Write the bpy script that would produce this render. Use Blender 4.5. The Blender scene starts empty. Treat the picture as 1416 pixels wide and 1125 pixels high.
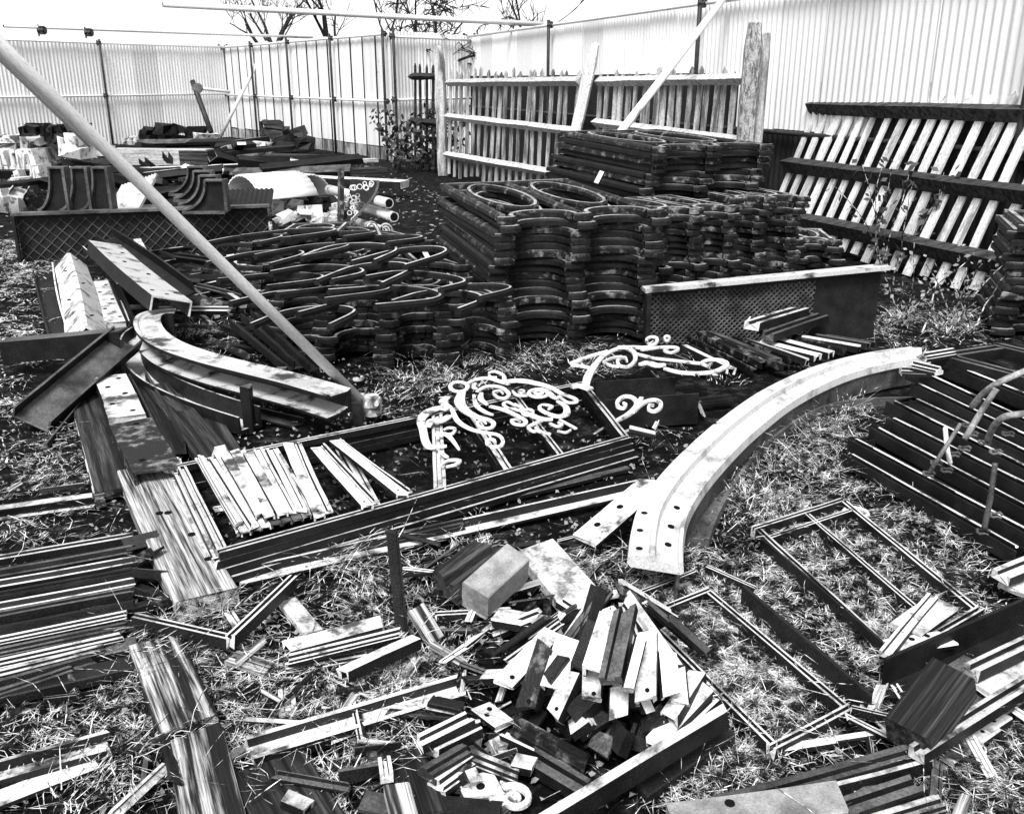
import bpy, bmesh, math, random
from mathutils import Vector as V, Matrix as M
random.seed(7)
R = random.random
U = random.uniform
PI = math.pi
scene = bpy.context.scene
C = scene.collection

# ---------------------------------------------------------------- camera, sky, sun, exposure
FPX, CX, CY, EYE = 1300.0, 708.0, 562.5, 1.65
PITCH = math.atan(452/FPX)
cam = bpy.data.cameras.new('camera')
camo = bpy.data.objects.new('camera', cam); C.objects.link(camo)
cam.sensor_width = 36; cam.lens = 36*FPX/1416; cam.clip_end = 2000; cam.clip_start = .05
camo.location = (0, 0, EYE); camo.rotation_euler = (PI/2-PITCH, 0, 0)
scene.camera = camo
SUN_EL, SUN_AZ = math.radians(56), math.radians(195)      # azimuth from +Y clockwise: behind the photographer
world = bpy.data.worlds.new('World'); scene.world = world; world.use_nodes = True
wn = world.node_tree; bg = wn.nodes['Background']
sky = wn.nodes.new('ShaderNodeTexSky'); sky.sky_type = 'NISHITA'; sky.sun_disc = False
sky.sun_elevation = SUN_EL; sky.sun_rotation = SUN_AZ; sky.dust_density = .3; sky.air_density = 1.0
bw = wn.nodes.new('ShaderNodeSeparateColor')            # blue-sensitive black-and-white film: a blank pale sky
wn.links.new(sky.outputs[0], bw.inputs[0]); wn.links.new(bw.outputs['Blue'], bg.inputs[0])
bg.inputs[1].default_value = .075
sd = bpy.data.lights.new('sun', 'SUN'); sd.energy = 2.4; sd.angle = math.radians(22); sd.color = (1, 1, 1)
so = bpy.data.objects.new('sun', sd); C.objects.link(so)
sdir = V((math.sin(SUN_AZ)*math.cos(SUN_EL), math.cos(SUN_AZ)*math.cos(SUN_EL), math.sin(SUN_EL)))
so.rotation_euler = sdir.to_track_quat('Z', 'Y').to_euler()
scene.view_settings.view_transform = 'Standard'; scene.view_settings.look = 'None'
scene.view_settings.gamma = 1; scene.view_settings.exposure = 1.25

# ---------------------------------------------------------------- measuring: photo pixel -> point of the place
SP, CP = math.sin(PITCH), math.cos(PITCH)
def ray(x, y):
    u, v = (x-CX)/FPX, -(y-CY)/FPX
    return V((u, CP+v*SP, -SP+v*CP))
def P(x, y, z=0.0):                      # where the line of sight meets the level z
    d = ray(x, y); t = (z-EYE)/d.z
    return V((d.x*t, d.y*t, z))
def D(x, y, Y):                          # where it meets the depth Y
    d = ray(x, y); t = Y/d.y
    return V((d.x*t, Y, EYE+d.z*t))
Z = V((0, 0, 1))

# ---------------------------------------------------------------- materials (a black-and-white place)
MATS = {}
def material(name, lo, hi, scale=6, split=.5, soft=.12, rough=.6, spec=.5, fine=.35, fscale=90, bump=.3, stretch=(1,1,1), metal=0, coat=0):
    m = bpy.data.materials.new(name); m.use_nodes = True
    nt = m.node_tree; N = nt.nodes; L = nt.links
    b = N['Principled BSDF']
    tc = N.new('ShaderNodeTexCoord'); oi = N.new('ShaderNodeObjectInfo')
    mp = N.new('ShaderNodeMapping'); mp.inputs['Scale'].default_value = stretch
    ad = N.new('ShaderNodeVectorMath'); ad.operation = 'ADD'
    ml = N.new('ShaderNodeVectorMath'); ml.operation = 'SCALE'; ml.inputs[0].default_value = (37, 19, 53)
    L.new(oi.outputs['Random'], ml.inputs['Scale'])
    L.new(tc.outputs['Object'], ad.inputs[0]); L.new(ml.outputs[0], ad.inputs[1]); L.new(ad.outputs[0], mp.inputs[0])
    n1 = N.new('ShaderNodeTexNoise'); n1.inputs['Scale'].default_value = scale; n1.inputs['Detail'].default_value = 7; n1.inputs['Roughness'].default_value = .65
    n2 = N.new('ShaderNodeTexNoise'); n2.inputs['Scale'].default_value = fscale; n2.inputs['Detail'].default_value = 3
    L.new(mp.outputs[0], n1.inputs['Vector']); L.new(mp.outputs[0], n2.inputs['Vector'])
    rp = N.new('ShaderNodeMapRange'); rp.inputs['From Min'].default_value = split-soft; rp.inputs['From Max'].default_value = split+soft
    rp.inputs['To Min'].default_value = lo; rp.inputs['To Max'].default_value = hi; rp.interpolation_type = 'SMOOTHSTEP'
    L.new(n1.outputs['Fac'], rp.inputs['Value'])
    fr = N.new('ShaderNodeMapRange'); fr.inputs['From Min'].default_value = .3; fr.inputs['From Max'].default_value = .7
    fr.inputs['To Min'].default_value = 1-fine; fr.inputs['To Max'].default_value = 1+fine*.4
    L.new(n2.outputs['Fac'], fr.inputs['Value'])
    vr = N.new('ShaderNodeMapRange'); vr.inputs['To Min'].default_value = .8; vr.inputs['To Max'].default_value = 1.12
    L.new(oi.outputs['Random'], vr.inputs['Value'])
    a = N.new('ShaderNodeMath'); a.operation = 'MULTIPLY'; L.new(rp.outputs[0], a.inputs[0]); L.new(fr.outputs[0], a.inputs[1])
    a2 = N.new('ShaderNodeMath'); a2.operation = 'MULTIPLY'; L.new(a.outputs[0], a2.inputs[0]); L.new(vr.outputs[0], a2.inputs[1])
    L.new(a2.outputs[0], b.inputs['Base Color'])
    b.inputs['Roughness'].default_value = rough; b.inputs['Specular IOR Level'].default_value = spec; b.inputs['Metallic'].default_value = metal
    if bump:
        mx = N.new('ShaderNodeMath'); mx.operation = 'ADD'; L.new(n1.outputs['Fac'], mx.inputs[0]); L.new(n2.outputs['Fac'], mx.inputs[1])
        bp = N.new('ShaderNodeBump'); bp.inputs['Strength'].default_value = bump; bp.inputs['Distance'].default_value = .004
        L.new(mx.outputs[0], bp.inputs['Height']); L.new(bp.outputs[0], b.inputs['Normal'])
    MATS[name] = m
    return m
material('soil', .003, .05, 9, .60, .14, .95, .1, .9, 60, .8)
material('castiron', .005, .019, 9, .5, .2, .55, .25, .8, 200, .6)
material('ridge', .10, .55, 8, .45, .15, .4, .6, .5, 120, .3)
material('rimglint', .16, .70, 8, .42, .15, .4, .5, .4, 120, .3)
material('castworn', .010, .25, 14, .60, .09, .5, .3, .5, 120, .5)
material('darksteel', .004, .022, 8, .52, .2, .55, .3, .85, 220, .7)
material('greysteel', .02, .16, 5, .5, .2, .5, .5, .5, 120, .4)
material('palemetal', .04, .66, 6, .43, .08, .5, .5, .3, 120, .25)
material('whitemetal', .06, .80, 9, .41, .08, .5, .5, .35, 150, .3)
material('tube', .22, .88, 5, .33, .10, .4, .5, .3, 120, .2, (.35, 2.5, 2.5))
material('beampaint', .30, .80, 7, .40, .12, .5, .4, .35, 150, .2)
material('scrollpaint', .05, .82, 18, .39, .09, .5, .4, .35, 150, .2)
material('sheet', .45, .88, 2.4, .30, .10, .55, .4, .12, 60, .05, (3, 3, .25))
material('darksheet', .006, .02, 3, .5, .2, .7, .3, .5, 60, .2, (1, 1, .3))
material('clamp', .01, .035, 20, .5, .2, .6, .4)
material('picket', .25, .80, 3, .40, .12, .8, .2, .55, 60, .5, (2.5, 6, .5))
material('oldpicket', .10, .62, 3, .5, .15, .85, .2, .6, 60, .5, (2.5, 6, .5))
material('oldrail', .012, .09, 5, .5, .16, .85, .2, .7, 60, .6, (.4, 5, 5))
material('palerail', .22, .72, 5, .45, .16, .85, .2, .6, 60, .6, (.4, 5, 5))
material('timber', .02, .66, 3.2, .46, .09, .8, .25, .75, 22, .9, (.30, 11, 11))
material('oldtimber', .012, .62, 3.0, .545, .07, .8, .25, .8, 22, .9, (.34, 8, 8))
material('darktimber', .004, .10, 3.5, .56, .16, .75, .3, .8, 22, .9, (.30, 10, 10))
material('concrete', .14, .40, 9, .45, .2, .9, .2, .3, 160, .3)
material('stone', .12, .78, 6, .46, .1, .9, .2, .5, 80, .8)
material('post', .14, .62, 14, .48, .12, .9, .2, .8, 90, .9, (2.5, 2.5, .7))
material('bark', .015, .05, 8, .5, .2, .9, .1)
material('straw', .012, .90, 20, .535, .08, .8, .2, .2, 40, 0)
material('leaf', .05, .40, 3, .5, .25, .8, .3, .2, 40, 0)
material('darkleaf', .01, .05, 3, .5, .25, .5, .5, .2, 40, 0)
material('rope', .10, .45, 20, .5, .2, .8, .2)
material('hole', .004, .008, 9, .5, .2, .9, .1, .1, 50, 0)

# ---------------------------------------------------------------- mesh helpers
def mesh(name, verts, faces, mat, smooth=False, fix=True):
    me = bpy.data.meshes.new(name)
    me.from_pydata([tuple(v) for v in verts], [], faces)
    if fix:
        bm = bmesh.new(); bm.from_mesh(me); bmesh.ops.recalc_face_normals(bm, faces=bm.faces); bm.to_mesh(me); bm.free()
    me.materials.append(MATS[mat])
    if smooth:
        for p in me.polygons: p.use_smooth = True
    return me
WL = {}                                                     # world place of things that only stand, unturned
def put(name, me, mtx=None, parent=None):
    o = bpy.data.objects.new(name, me); C.objects.link(o)
    if parent is not None:
        o.parent = parent
        base = WL.get(parent.name, V((0,0,0)))
        o.matrix_local = M.Translation(-base) @ (mtx or M())
        if mtx is None: WL[o.name] = V((0,0,0))
    elif mtx is not None: o.matrix_world = mtx
    WL.setdefault(o.name, (mtx.translation.copy() if mtx is not None else V((0,0,0))))
    return o
def tag(o, label, cat, group=None, kind=None):
    if label: o['label'] = label
    if cat: o['category'] = cat
    if group: o['group'] = group
    o['kind'] = kind or 'thing'
    return o
def thing(name, label, cat, loc, group=None):
    o = bpy.data.objects.new(name, None); C.objects.link(o); o.location = loc; o.empty_display_size = .1
    WL[o.name] = V(loc)
    return tag(o, label, cat, group)
def local(verts, at=None):                                  # verts about their own base point
    n = len(verts); c = V((0,0,0))
    if at is None:
        xs = [v[0] for v in verts]; ys = [v[1] for v in verts]; zs = [v[2] for v in verts]
        at = V(((min(xs)+max(xs))/2, (min(ys)+max(ys))/2, min(zs)))
    return [V(v)-at for v in verts], M.Translation(at)
class MB:
    def __init__(s): s.v, s.f = [], []
    def add(s, vf):
        n = len(s.v); s.v += [V(v) for v in vf[0]]; s.f += [tuple(i+n for i in f) for f in vf[1]]; return s
    def obj(s, name, mat, parent=None, smooth=False):
        v, m = local(s.v); return put(name, mesh(name, v, s.f, mat, smooth), m, parent)
def sweep(path, prof, closed=False, scale=None, up=Z):
    n, k = len(path), len(prof); vs, fs = [], []
    for i, p in enumerate(path):
        if closed: t = path[(i+1) % n]-path[i-1]
        else: t = path[min(i+1, n-1)]-path[max(i-1, 0)]
        t = t.normalized(); s = t.cross(up)
        s = s.normalized() if s.length > 1e-6 else V((1,0,0))
        w = s.cross(t); q = scale[i] if scale else 1
        q = q if isinstance(q, tuple) else (q, q)
        for a, b in prof: vs.append(p+s*a*q[0]+w*b*q[1])
    for i in range(n if closed else n-1):
        j = (i+1) % n
        for a in range(k):
            b = (a+1) % k
            fs.append((i*k+a, i*k+b, j*k+b, j*k+a))
    if not closed: fs += [tuple(range(k)), tuple(range((n-1)*k, n*k))]
    return vs, fs
def ring(r, n=10): return [(r*math.cos(2*PI*i/n), r*math.sin(2*PI*i/n)) for i in range(n)]
def box(x0, x1, y0, y1, z0, z1):
    return ([(x0,y0,z0),(x1,y0,z0),(x1,y1,z0),(x0,y1,z0),(x0,y0,z1),(x1,y0,z1),(x1,y1,z1),(x0,y1,z1)],
            [(0,3,2,1),(4,5,6,7),(0,1,5,4),(1,2,6,5),(2,3,7,6),(3,0,4,7)])
def smooth_path(pts, k=6):
    out = []; n = len(pts)
    for i in range(n-1):
        a, b, c, d = pts[max(i-1,0)], pts[i], pts[i+1], pts[min(i+2,n-1)]
        for j in range(k):
            t = j/k
            out.append(.5*((2*b)+(c-a)*t+(2*a-5*b+4*c-d)*t*t+(3*b-a-3*c+d)*t*t*t))
    return out+[pts[-1]]
def rect(w, h, c=.003): return [(-w/2+c,0),(w/2-c,0),(w/2,c),(w/2,h-c),(w/2-c,h),(-w/2+c,h),(-w/2,h-c),(-w/2,c)]
def prof(kind, w, h):
    a = w/2; t = min(.012, w*.18, h*.35); r = max(.007, t)
    if kind == 'plank': return rect(w, h, min(.004, h*.2))
    if kind == 'up':    return [(-a,0),(a,0),(a,h),(a-t,h),(a-t,r),(-a+t,r),(-a+t,h),(-a,h)]            # channel, hollow up
    if kind == 'down':  return [(-a,0),(-a+t,0),(-a+t,h-r),(a-t,h-r),(a-t,0),(a,0),(a,h),(-a,h)]        # channel, hollow down
    if kind == 'side':  return [(-a,0),(a,0),(a,r),(-a+t,r),(-a+t,h-r),(a,h-r),(a,h),(-a,h)]            # web to the left
    if kind == 'angle': return [(-a,0),(a,0),(a,r),(-a+t,r),(-a+t,h),(-a,h)]
    if kind == 'angle2': return [(-a,0),(a,0),(a,h),(a-t,h),(a-t,r),(-a,r)]
    if kind == 'roof':  return [(-a,0),(-a+t*1.3,0),(0,h-r*1.2),(a-t*1.3,0),(a,0),(0.1*a,h),(-.1*a,h)]
    if kind == 'tee':   return [(-a,0),(a,0),(a,h*.3),(a*.25,h*.42),(a*.25,h),(-a*.25,h),(-a*.25,h*.42),(-a,h*.3)]
    if kind == 'ibeam': return [(-a,0),(a,0),(a,r),(t*.6,r*1.5),(t*.6,h-r*1.5),(a,h-r),(a,h),(-a,h),(-a,h-r),(-t*.6,h-r*1.5),(-t*.6,r*1.5),(-a,r)]
    if kind == 'mould': return [(-a,0),(a,0),(a,h*.45),(a*.72,h*.5),(a*.62,h*.8),(a*.3,h*.82),(a*.25,h),(-a*.3,h),(-a*.36,h*.7),(-a*.75,h*.66),(-a*.82,h*.4),(-a,h*.38)]
    if kind == 'glaz':  return [(-a,0),(a,0),(a,h*.35),(a*.55,h*.4),(a*.3,h),(-a*.3,h),(-a*.55,h*.4),(-a,h*.35)]
    if kind == 'groove': return [(-a,0),(a,0),(a,h),(a*.45,h),(a*.35,h*.55),(-a*.35,h*.55),(-a*.45,h),(-a,h)]
    raise ValueError(kind)
def barmesh(L, pr, mat, wob=.003, skew=.0, name='bar'):
    n = max(2, min(9, int(L/.12)+1)); k = len(pr); vs, fs = [], []
    b1, b2 = U(-1,1)*wob, U(-1,1)*wob; sk0, sk1 = U(-skew,skew), U(-skew,skew)
    for i in range(n):
        t = i/(n-1); x = -L/2+L*t
        dy = b1*math.sin(PI*t)*L*2+U(-1,1)*.0008; dz = b2*math.sin(PI*t)*L
        for (a, b) in pr:
            e = sk0*a*(1-t)**8+sk1*a*t**8
            if i in (0, n-1): e += U(-1,1)*min(.007, L*.03)                  # broken ends
            vs.append((x+e, a+dy+U(-1,1)*.0006, b+dz+U(-1,1)*.0006))
    for i in range(n-1):
        for a in range(k):
            b = (a+1) % k; fs.append((i*k+a, i*k+b, (i+1)*k+b, (i+1)*k+a))
    fs += [tuple(range(k)), tuple(range((n-1)*k, n*k))]
    me = mesh(name, vs, fs, mat)
    if mat in ('whitemetal', 'palemetal', 'greysteel') and TWO[0] and pr[0] != 'x':      # shade put into the flanks as a darker second colour
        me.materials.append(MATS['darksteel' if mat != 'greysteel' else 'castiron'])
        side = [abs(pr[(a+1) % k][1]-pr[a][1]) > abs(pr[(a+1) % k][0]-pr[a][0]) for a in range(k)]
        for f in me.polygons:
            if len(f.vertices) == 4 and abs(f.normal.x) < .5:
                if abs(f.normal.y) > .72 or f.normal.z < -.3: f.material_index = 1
    return me
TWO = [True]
def barmtx(a, b, roll=0):
    x = (b-a).normalized(); y = Z.cross(x)
    y = y.normalized() if y.length > 1e-4 else V((0,1,0))
    z = x.cross(y); m = M((x, y, z)).transposed().to_4x4()
    return M.Translation((a+b)/2) @ m @ M.Rotation(roll, 4, 'X')
def disc(m, x, y, z, r=.012, parent=None, name='bolt_hole', h=.004):
    n = 10; vs = [(r*math.cos(2*PI*i/n), r*math.sin(2*PI*i/n), zz) for zz in (-.004, h*.3) for i in range(n)]
    fs = [tuple(range(n)), tuple(range(n, 2*n))]+[(i, (i+1) % n, n+(i+1) % n, n+i) for i in range(n)]
    o = bpy.data.objects.new(name, mesh(name, vs, fs, 'hole')); C.objects.link(o)
    o.parent = parent; o.location = (x, y, z)
    return o
def bar(name, label, cat, a, b, kind, w, h, mat, roll=0, group=None, parent=None, holes=(), skew=.15, wob=.003):
    L = (b-a).length
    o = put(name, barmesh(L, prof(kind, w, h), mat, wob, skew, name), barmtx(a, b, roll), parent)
    if parent is None: tag(o, label, cat, group)
    top = h if kind not in ('up', 'groove', 'angle', 'angle2') else (max(.007, min(.012, w*.18, h*.35)) if kind != 'groove' else h*.55)
    for (t, s) in holes: disc(None, (t-.5)*L, s*w, top, min(.014, w*.12), o)
    return o
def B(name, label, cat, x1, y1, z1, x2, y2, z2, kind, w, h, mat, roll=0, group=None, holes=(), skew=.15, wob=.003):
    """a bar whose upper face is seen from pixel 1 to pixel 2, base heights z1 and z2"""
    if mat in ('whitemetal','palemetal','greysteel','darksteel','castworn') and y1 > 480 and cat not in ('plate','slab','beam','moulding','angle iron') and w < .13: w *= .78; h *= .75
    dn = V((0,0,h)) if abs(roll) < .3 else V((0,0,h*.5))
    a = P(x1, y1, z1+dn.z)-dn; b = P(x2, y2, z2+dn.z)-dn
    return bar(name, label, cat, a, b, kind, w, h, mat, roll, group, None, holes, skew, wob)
ORD = 'first second third fourth fifth sixth seventh eighth ninth tenth eleventh twelfth thirteenth fourteenth fifteenth sixteenth seventeenth eighteenth nineteenth twentieth twenty-first twenty-second twenty-third twenty-fourth twenty-fifth twenty-sixth twenty-seventh twenty-eighth twenty-ninth thirtieth thirty-first thirty-second thirty-third thirty-fourth thirty-fifth'.split()
def tube(name, label, cat, a, b, r, mat='tube', parent=None, group=None):
    L = (b-a).length; n = 14
    pr = ring(r, n)
    vs, fs = sweep([V((-L/2,0,0)), V((-L/6,0,0)), V((L/6,0,0)), V((L/2,0,0))], pr)
    vi, fi = sweep([V((-L/2-.0005,0,0)), V((-L/2+.06,0,0))], ring(r*.86, n)); 
    o = put(name, mesh(name, vs, fs, mat, True), barmtx(a, b), parent)
    for p in o.data.polygons[-2:]: p.use_smooth = False
    if parent is None: tag(o, label, cat, group)
    for s in (-1, 1):                                         # open end
        n2 = 12; q = [(s*(L/2+.001), r*.82*math.cos(2*PI*i/n2), r*.82*math.sin(2*PI*i/n2)) for i in range(n2)]
        e = bpy.data.objects.new('bore', mesh('bore', q, [tuple(range(n2))], 'hole')); C.objects.link(e); e.parent = o
    return o
def clamp(p, r, parent, mat='clamp', s=1.0):
    mb = MB(); r = r*s
    mb.add(sweep([p+V((-r*1.5,0,0)), p+V((-r*.9,0,0)), p+V((r*.9,0,0)), p+V((r*1.5,0,0))], ring(r*1.45, 8)))
    mb.add(sweep([p+V((0,0,-r*1.6)), p+V((0,0,r*1.6))], ring(r*1.3, 8)))
    mb.add(sweep([p+V((r*1.2,-r*2.6,r)), p+V((r*1.2,r*.5,r))], ring(r*.35, 6)))
    mb.add(sweep([p+V((-r*1.3,-r*.4,-r*2.3)), p+V((-r*1.3,-r*.4,r*2.1))], ring(r*.35, 6)))
    return mb.obj('coupler', mat, parent)
def structure(o): o['kind'] = 'structure'; return o

# ================================================================ THE SETTING
def ground():
    xs = [-400,-200,-100,-60,-40]+[-30+i*.5 for i in range(40)]+[-10+i*.1 for i in range(200)]+[10+i*.5 for i in range(41)]+[40,60,100,200,400]
    ys = [-200,-50,-10]+[-2+i*.1 for i in range(150)]+[13+i*.5 for i in range(60)]+[43,50,70,100,200,500,900]
    from mathutils import noise
    vs = []
    for y in ys:
        for x in xs:
            z = 0
            if -30 < x < 30 and -2 < y < 43:
                z = (noise.noise(V((x*1.7, y*1.7, 3)))*.012+noise.noise(V((x*5, y*5, 9)))*.010-.012)
            vs.append((x, y, z))
    n = len(xs)
    fs = [(j*n+i, j*n+i+1, (j+1)*n+i+1, (j+1)*n+i) for j in range(len(ys)-1) for i in range(n-1)]
    structure(put('ground', mesh('ground', vs, fs, 'soil', True)))
ground()

# ---- corrugated iron fence, four runs
def sheetmesh(w, h, pitch, amp, mat):
    n = int(round(w/pitch))*8; vs, fs = [], []
    for i in range(n+1):
        x = -w/2+w*i/n; y = amp*math.cos(2*PI*(x+w/2)/pitch)
        vs += [(x, y, 0), (x, y, h), (x, y+.004, 0), (x, y+.004, h)]
    for i in range(n):
        a, b = i*4, i*4+4
        fs += [(a, b, b+1, a+1), (a+2, a+3, b+3, b+2), (a, a+2, b+2, b), (a+1, b+1, b+3, a+3)]
    fs += [(0, 1, 3, 2), (n*4, n*4+2, n*4+3, n*4+1)]
    return mesh('sheet', vs, fs, mat)
FH = 2.6
def wall(name_label, p, q, w, pitch, amp, tiers, rails, posts, seam=False, jit=.004, low='tube'):
    p = V((p[0], p[1], 0)); q = V((q[0], q[1], 0)); d = (q-p); L = d.length; d.normalize()
    nrm = V((d.y, -d.x, 0))
    if nrm.dot(-(p+q)/2) < 0: nrm = -nrm
    t = thing('corrugated_fence', name_label, 'fence', (p+q)/2, 'corrugated iron fence runs')
    base = M((d, -nrm if d.cross(-nrm).z > 0 else nrm, Z)).transposed().to_4x4()
    n = max(1, int(round(L/w))); w = L/n; cache = {}
    for i in range(n):
        c = p+d*(w*(i+.5))
        for (z0, z1, mat) in tiers(c):
            key = (z0, z1, mat)
            if key not in cache: cache[key] = sheetmesh(w+.02 if not seam else w-.03, z1-z0, pitch, amp, mat)
            put('sheet', cache[key], M.Translation(c+Z*(z0+U(-.015,.015))+nrm*((i % 2)*.008+U(-jit,jit))) @ base @ M.Rotation(U(-.004,.004), 4, 'Y'), t)
        if seam:
            s = p+d*(w*i)
            mb = MB(); mb.add(sweep([s-nrm*.01+Z*.02, s-nrm*.01+Z*(FH-.04)], rect(.05, .02), up=nrm)); mb.obj('seam_strip', 'darksteel', t)
    for z in rails:
        tube('rail', None, None, p+Z*z+nrm*.07-d*.05, q+Z*z+nrm*.07+d*.05, .026, low if z < 2 else 'tube', t)
    k = max(1, int(round(L/posts)))
    for i in range(k+1):
        c = p+d*(L*i/k)
        tube('post', None, None, c+nrm*.14+Z*0, c+nrm*.14+Z*(FH+.05), .028, 'clamp', t)
        for z in rails: clamp(c+nrm*.11+Z*z, .035, t)
    return t
C1, C2, C3 = (-8.6, 30.0), (-2.57, 21.0), (-.96, 23.0)
full = lambda c: [(0, FH, 'sheet')]
wall('pale corrugated iron fence closing the far left end of the yard', (-15.5, 19.2), C1, .8, .1, .014, full, (1.25, FH-.04), 4.2)
wall('pale fence of tall sheets with dark seams receding from the far corner', C1, C2, .62, .31, .006, lambda c: [(.28, FH, 'sheet'), (0, .26, 'oldpicket')], (1.22, FH-.05), 2.7, True)
wall('short pale corrugated fence run behind the bare tree and old gatepost', C2, C3, .8, .1, .014, full, (1.25, FH-.1), 2.4)
def cw(c):
    h = 1.72 if c.y > 12.4 else (1.10 if c.y > 10 else 1.42)
    return [(0, h, 'darksheet'), (h, FH, 'sheet')]  # lower tier of darker sheet, taller behind the picket panels
wall('long corrugated iron fence on the right, white above and dark below', C3, (6.0, 3.0), .8, .1, .011, cw, (1.08, FH-.03), 5.2, low='clamp')

# ---- scaffold tubes
tube('scaffold_tube', 'white scaffold tube running level across the sky above the far fence', 'tube', D(225, 6, 17), D(750, 34, 20.5), .05)
tube('scaffold_tube', 'thin tube along the top of the far left fence', 'tube', D(5, 36, 20), D(432, 52, 27), .032)
tube('scaffold_tube', 'pale diagonal brace in the far corner of the fence', 'tube', D(370, 58, 28), D(303, 192, 27.2), .05)
tube('scaffold_tube', 'slim white brace sloping from the right fence top down to the tall stack', 'tube', D(1004, -6, 12.4), D(848, 196, 9.6), .042)
def poles():
    a = P(512, 566, .05); b = D(0, 62, 3.35); d = (b-a).normalized()
    o = tube('scaffold_pole', 'long thick white scaffold pole slanting across the left foreground', 'pole', a, b+d*.8, .0245)
    a2 = P(124, 205, .62); a2 = D(124, 200, 8.6); b2 = D(0, 78, 6.0)
    tube('scaffold_pole', 'thin second pole just under the thick slanting pole at upper left', 'pole', a2, b2+(b2-a2).normalized()*1.5, .026)
    s = P(503, 588, 0)
    t = thing('scaffold_stub', 'short dark stub with pale coupler at the foot of the slanting pole', 'stub', s)
    bar('stub', None, None, s+Z*-.02, s+Z*.13, 'plank', .05, .05, 'clamp', 0, None, t)
    clamp(a+V((.01,-.02,.03)), .032, t, 'palemetal')
poles()
# long tube ends on the far left top
t = thing('tube_couplers', 'two dark couplers on the tube over the far left fence', 'coupler', D(60, 40, 21))
clamp(D(58, 42, 20.6), .05, t); clamp(D(123, 45, 21.2), .05, t)

# ================================================================ PICKET FENCES
def picket_mesh(w, th, L, mat, var):
    rnd = random.Random(var); vs, fs = [], []; n = 6
    for i in range(n+1):
        z = L*i/n; q = .5+rnd.uniform(-.05,.04); e = rnd.uniform(-.004,.004)
        vs += [(-w*q+e, 0, z), (w*q+e, 0, z), (w*q+e, th, z), (-w*q+e, th, z)]
    for i in range(n):
        for a in range(4): fs.append((i*4+a, i*4+(a+1) % 4, i*4+4+(a+1) % 4, i*4+4+a))
    m = len(vs); vs += [(rnd.uniform(-.012,.012), 0, L+w*.6), (rnd.uniform(-.012,.012), th, L+w*.6)]
    k = n*4
    fs += [(k, k+1, m), (k+2, k+3, m+1), (k+1, k+2, m+1, m), (k+3, k, m, m+1), (0,3,2,1)]
    return mesh('picket', vs, fs, mat)
def panel(label, p, q, lean, H, n, w, rails, mat, rmat, group='picket fence panels', z0=.05, tri=.115, skew=0):
    """p,q ground points; lean: horizontal offset of the top; rails at fractions of the slant"""
    d = (q-p).normalized(); pe = V((d.y, -d.x, 0)); pe = pe if pe.dot(lean) > 0 else -pe
    up = (pe*lean.length+Z*H); SL = up.length; up.normalize()
    nrm = d.cross(up).normalized()
    if nrm.dot(camo.location-p) < 0: nrm = -nrm
    y = -nrm; x = d if d.cross(y).dot(up) > 0 else -d
    t = thing('picket_fence', label, 'fence', (p+q)/2, group)
    base = M((x, y, up)).transposed().to_4x4()
    pm = [picket_mesh(w, .022, SL, mat, k+n) for k in range(6)]
    for i in range(n):
        c = p+(q-p)*((i+.5)/n)
        put('picket', random.choice(pm), M.Translation(c+up*(z0+U(-.05,.05))) @ base @ M.Rotation(U(-.035,.035)+skew, 4, 'Y') @ M.Scale(U(.82,1.12), 4, (1,0,0)), t)
    for (f0, f1, a, b) in rails:
        c0 = p+(q-p)*a+up*(SL*f0)+nrm*.002; c1 = p+(q-p)*b+up*(SL*f1)+nrm*.002
        n2 = 8; vs, fs = [], []
        for i in range(n2+1):
            c = c0+(c1-c0)*(i/n2); g = tri*U(.88,1.08)
            vs += [c+up*g*.55, c+nrm*g*.75+up*U(-.006,.006), c-up*g*.55]
        for i in range(n2):
            for k in range(3): fs.append((i*3+k, i*3+(k+1) % 3, i*3+3+(k+1) % 3, i*3+3+k))
        fs += [(0,1,2), (n2*3, n2*3+1, n2*3+2)]
        # grain runs along the rail
        vl, m = local(vs); o = put('rail', mesh('rail', vl, fs, rmat), m, t)
    return t
G = lambda X, Y: V((X, Y, 0))
fd = V((.33, -.944, 0))
post1 = D(613, 236, 17.6); post1.z = 0
postm = D(812, 150, 13.6); postm.z = 0
post2 = D(1036, 130, 10.7); post2.z = 0
back = V((.944, .33, 0))
panel('weathered picket fence panel between the tall dark post and the leaning pale post', post1+fd*.15, postm-fd*.2+V((-.1,0,0)), back*.1, 1.72, 19, .085, ((.22,.20,0,1),(.60,.56,0,1),(.93,.95,0,1)), 'oldpicket', 'palerail')
panel('grey picket panel between leaning pale post and thick mottled post', postm+fd*.2, post2-fd*.1, back*.12, 1.66, 19, .085, ((.20,.20,0,1),(.66,.60,-.02,1),(.98,1.0,-.02,1)), 'oldpicket', 'palerail', skew=-.04)
panel('narrow dark picket section left of the tall dark post', D(570, 236, 19.2)*1+V((0,0,-D(570,236,19.2).z)), post1-fd*.1, back*.05, 1.8, 5, .10, ((.5,.5,0,1),(.95,.95,0,1)), 'darktimber', 'darktimber')
pL = P(1056, 326, 0); pR = P(1368, 415, 0); pd = (pR-pL).normalized()
panel('large leaning picket panel with white pickets propped against the right fence', pL-pd*.12, pR+pd*1.7, V((.56,.2,0)), 1.48, 26, .100, ((.165,.19,0,1),(.51,.55,0,1),(.92,.95,0,1)), 'picket', 'oldrail', tri=.15)
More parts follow.
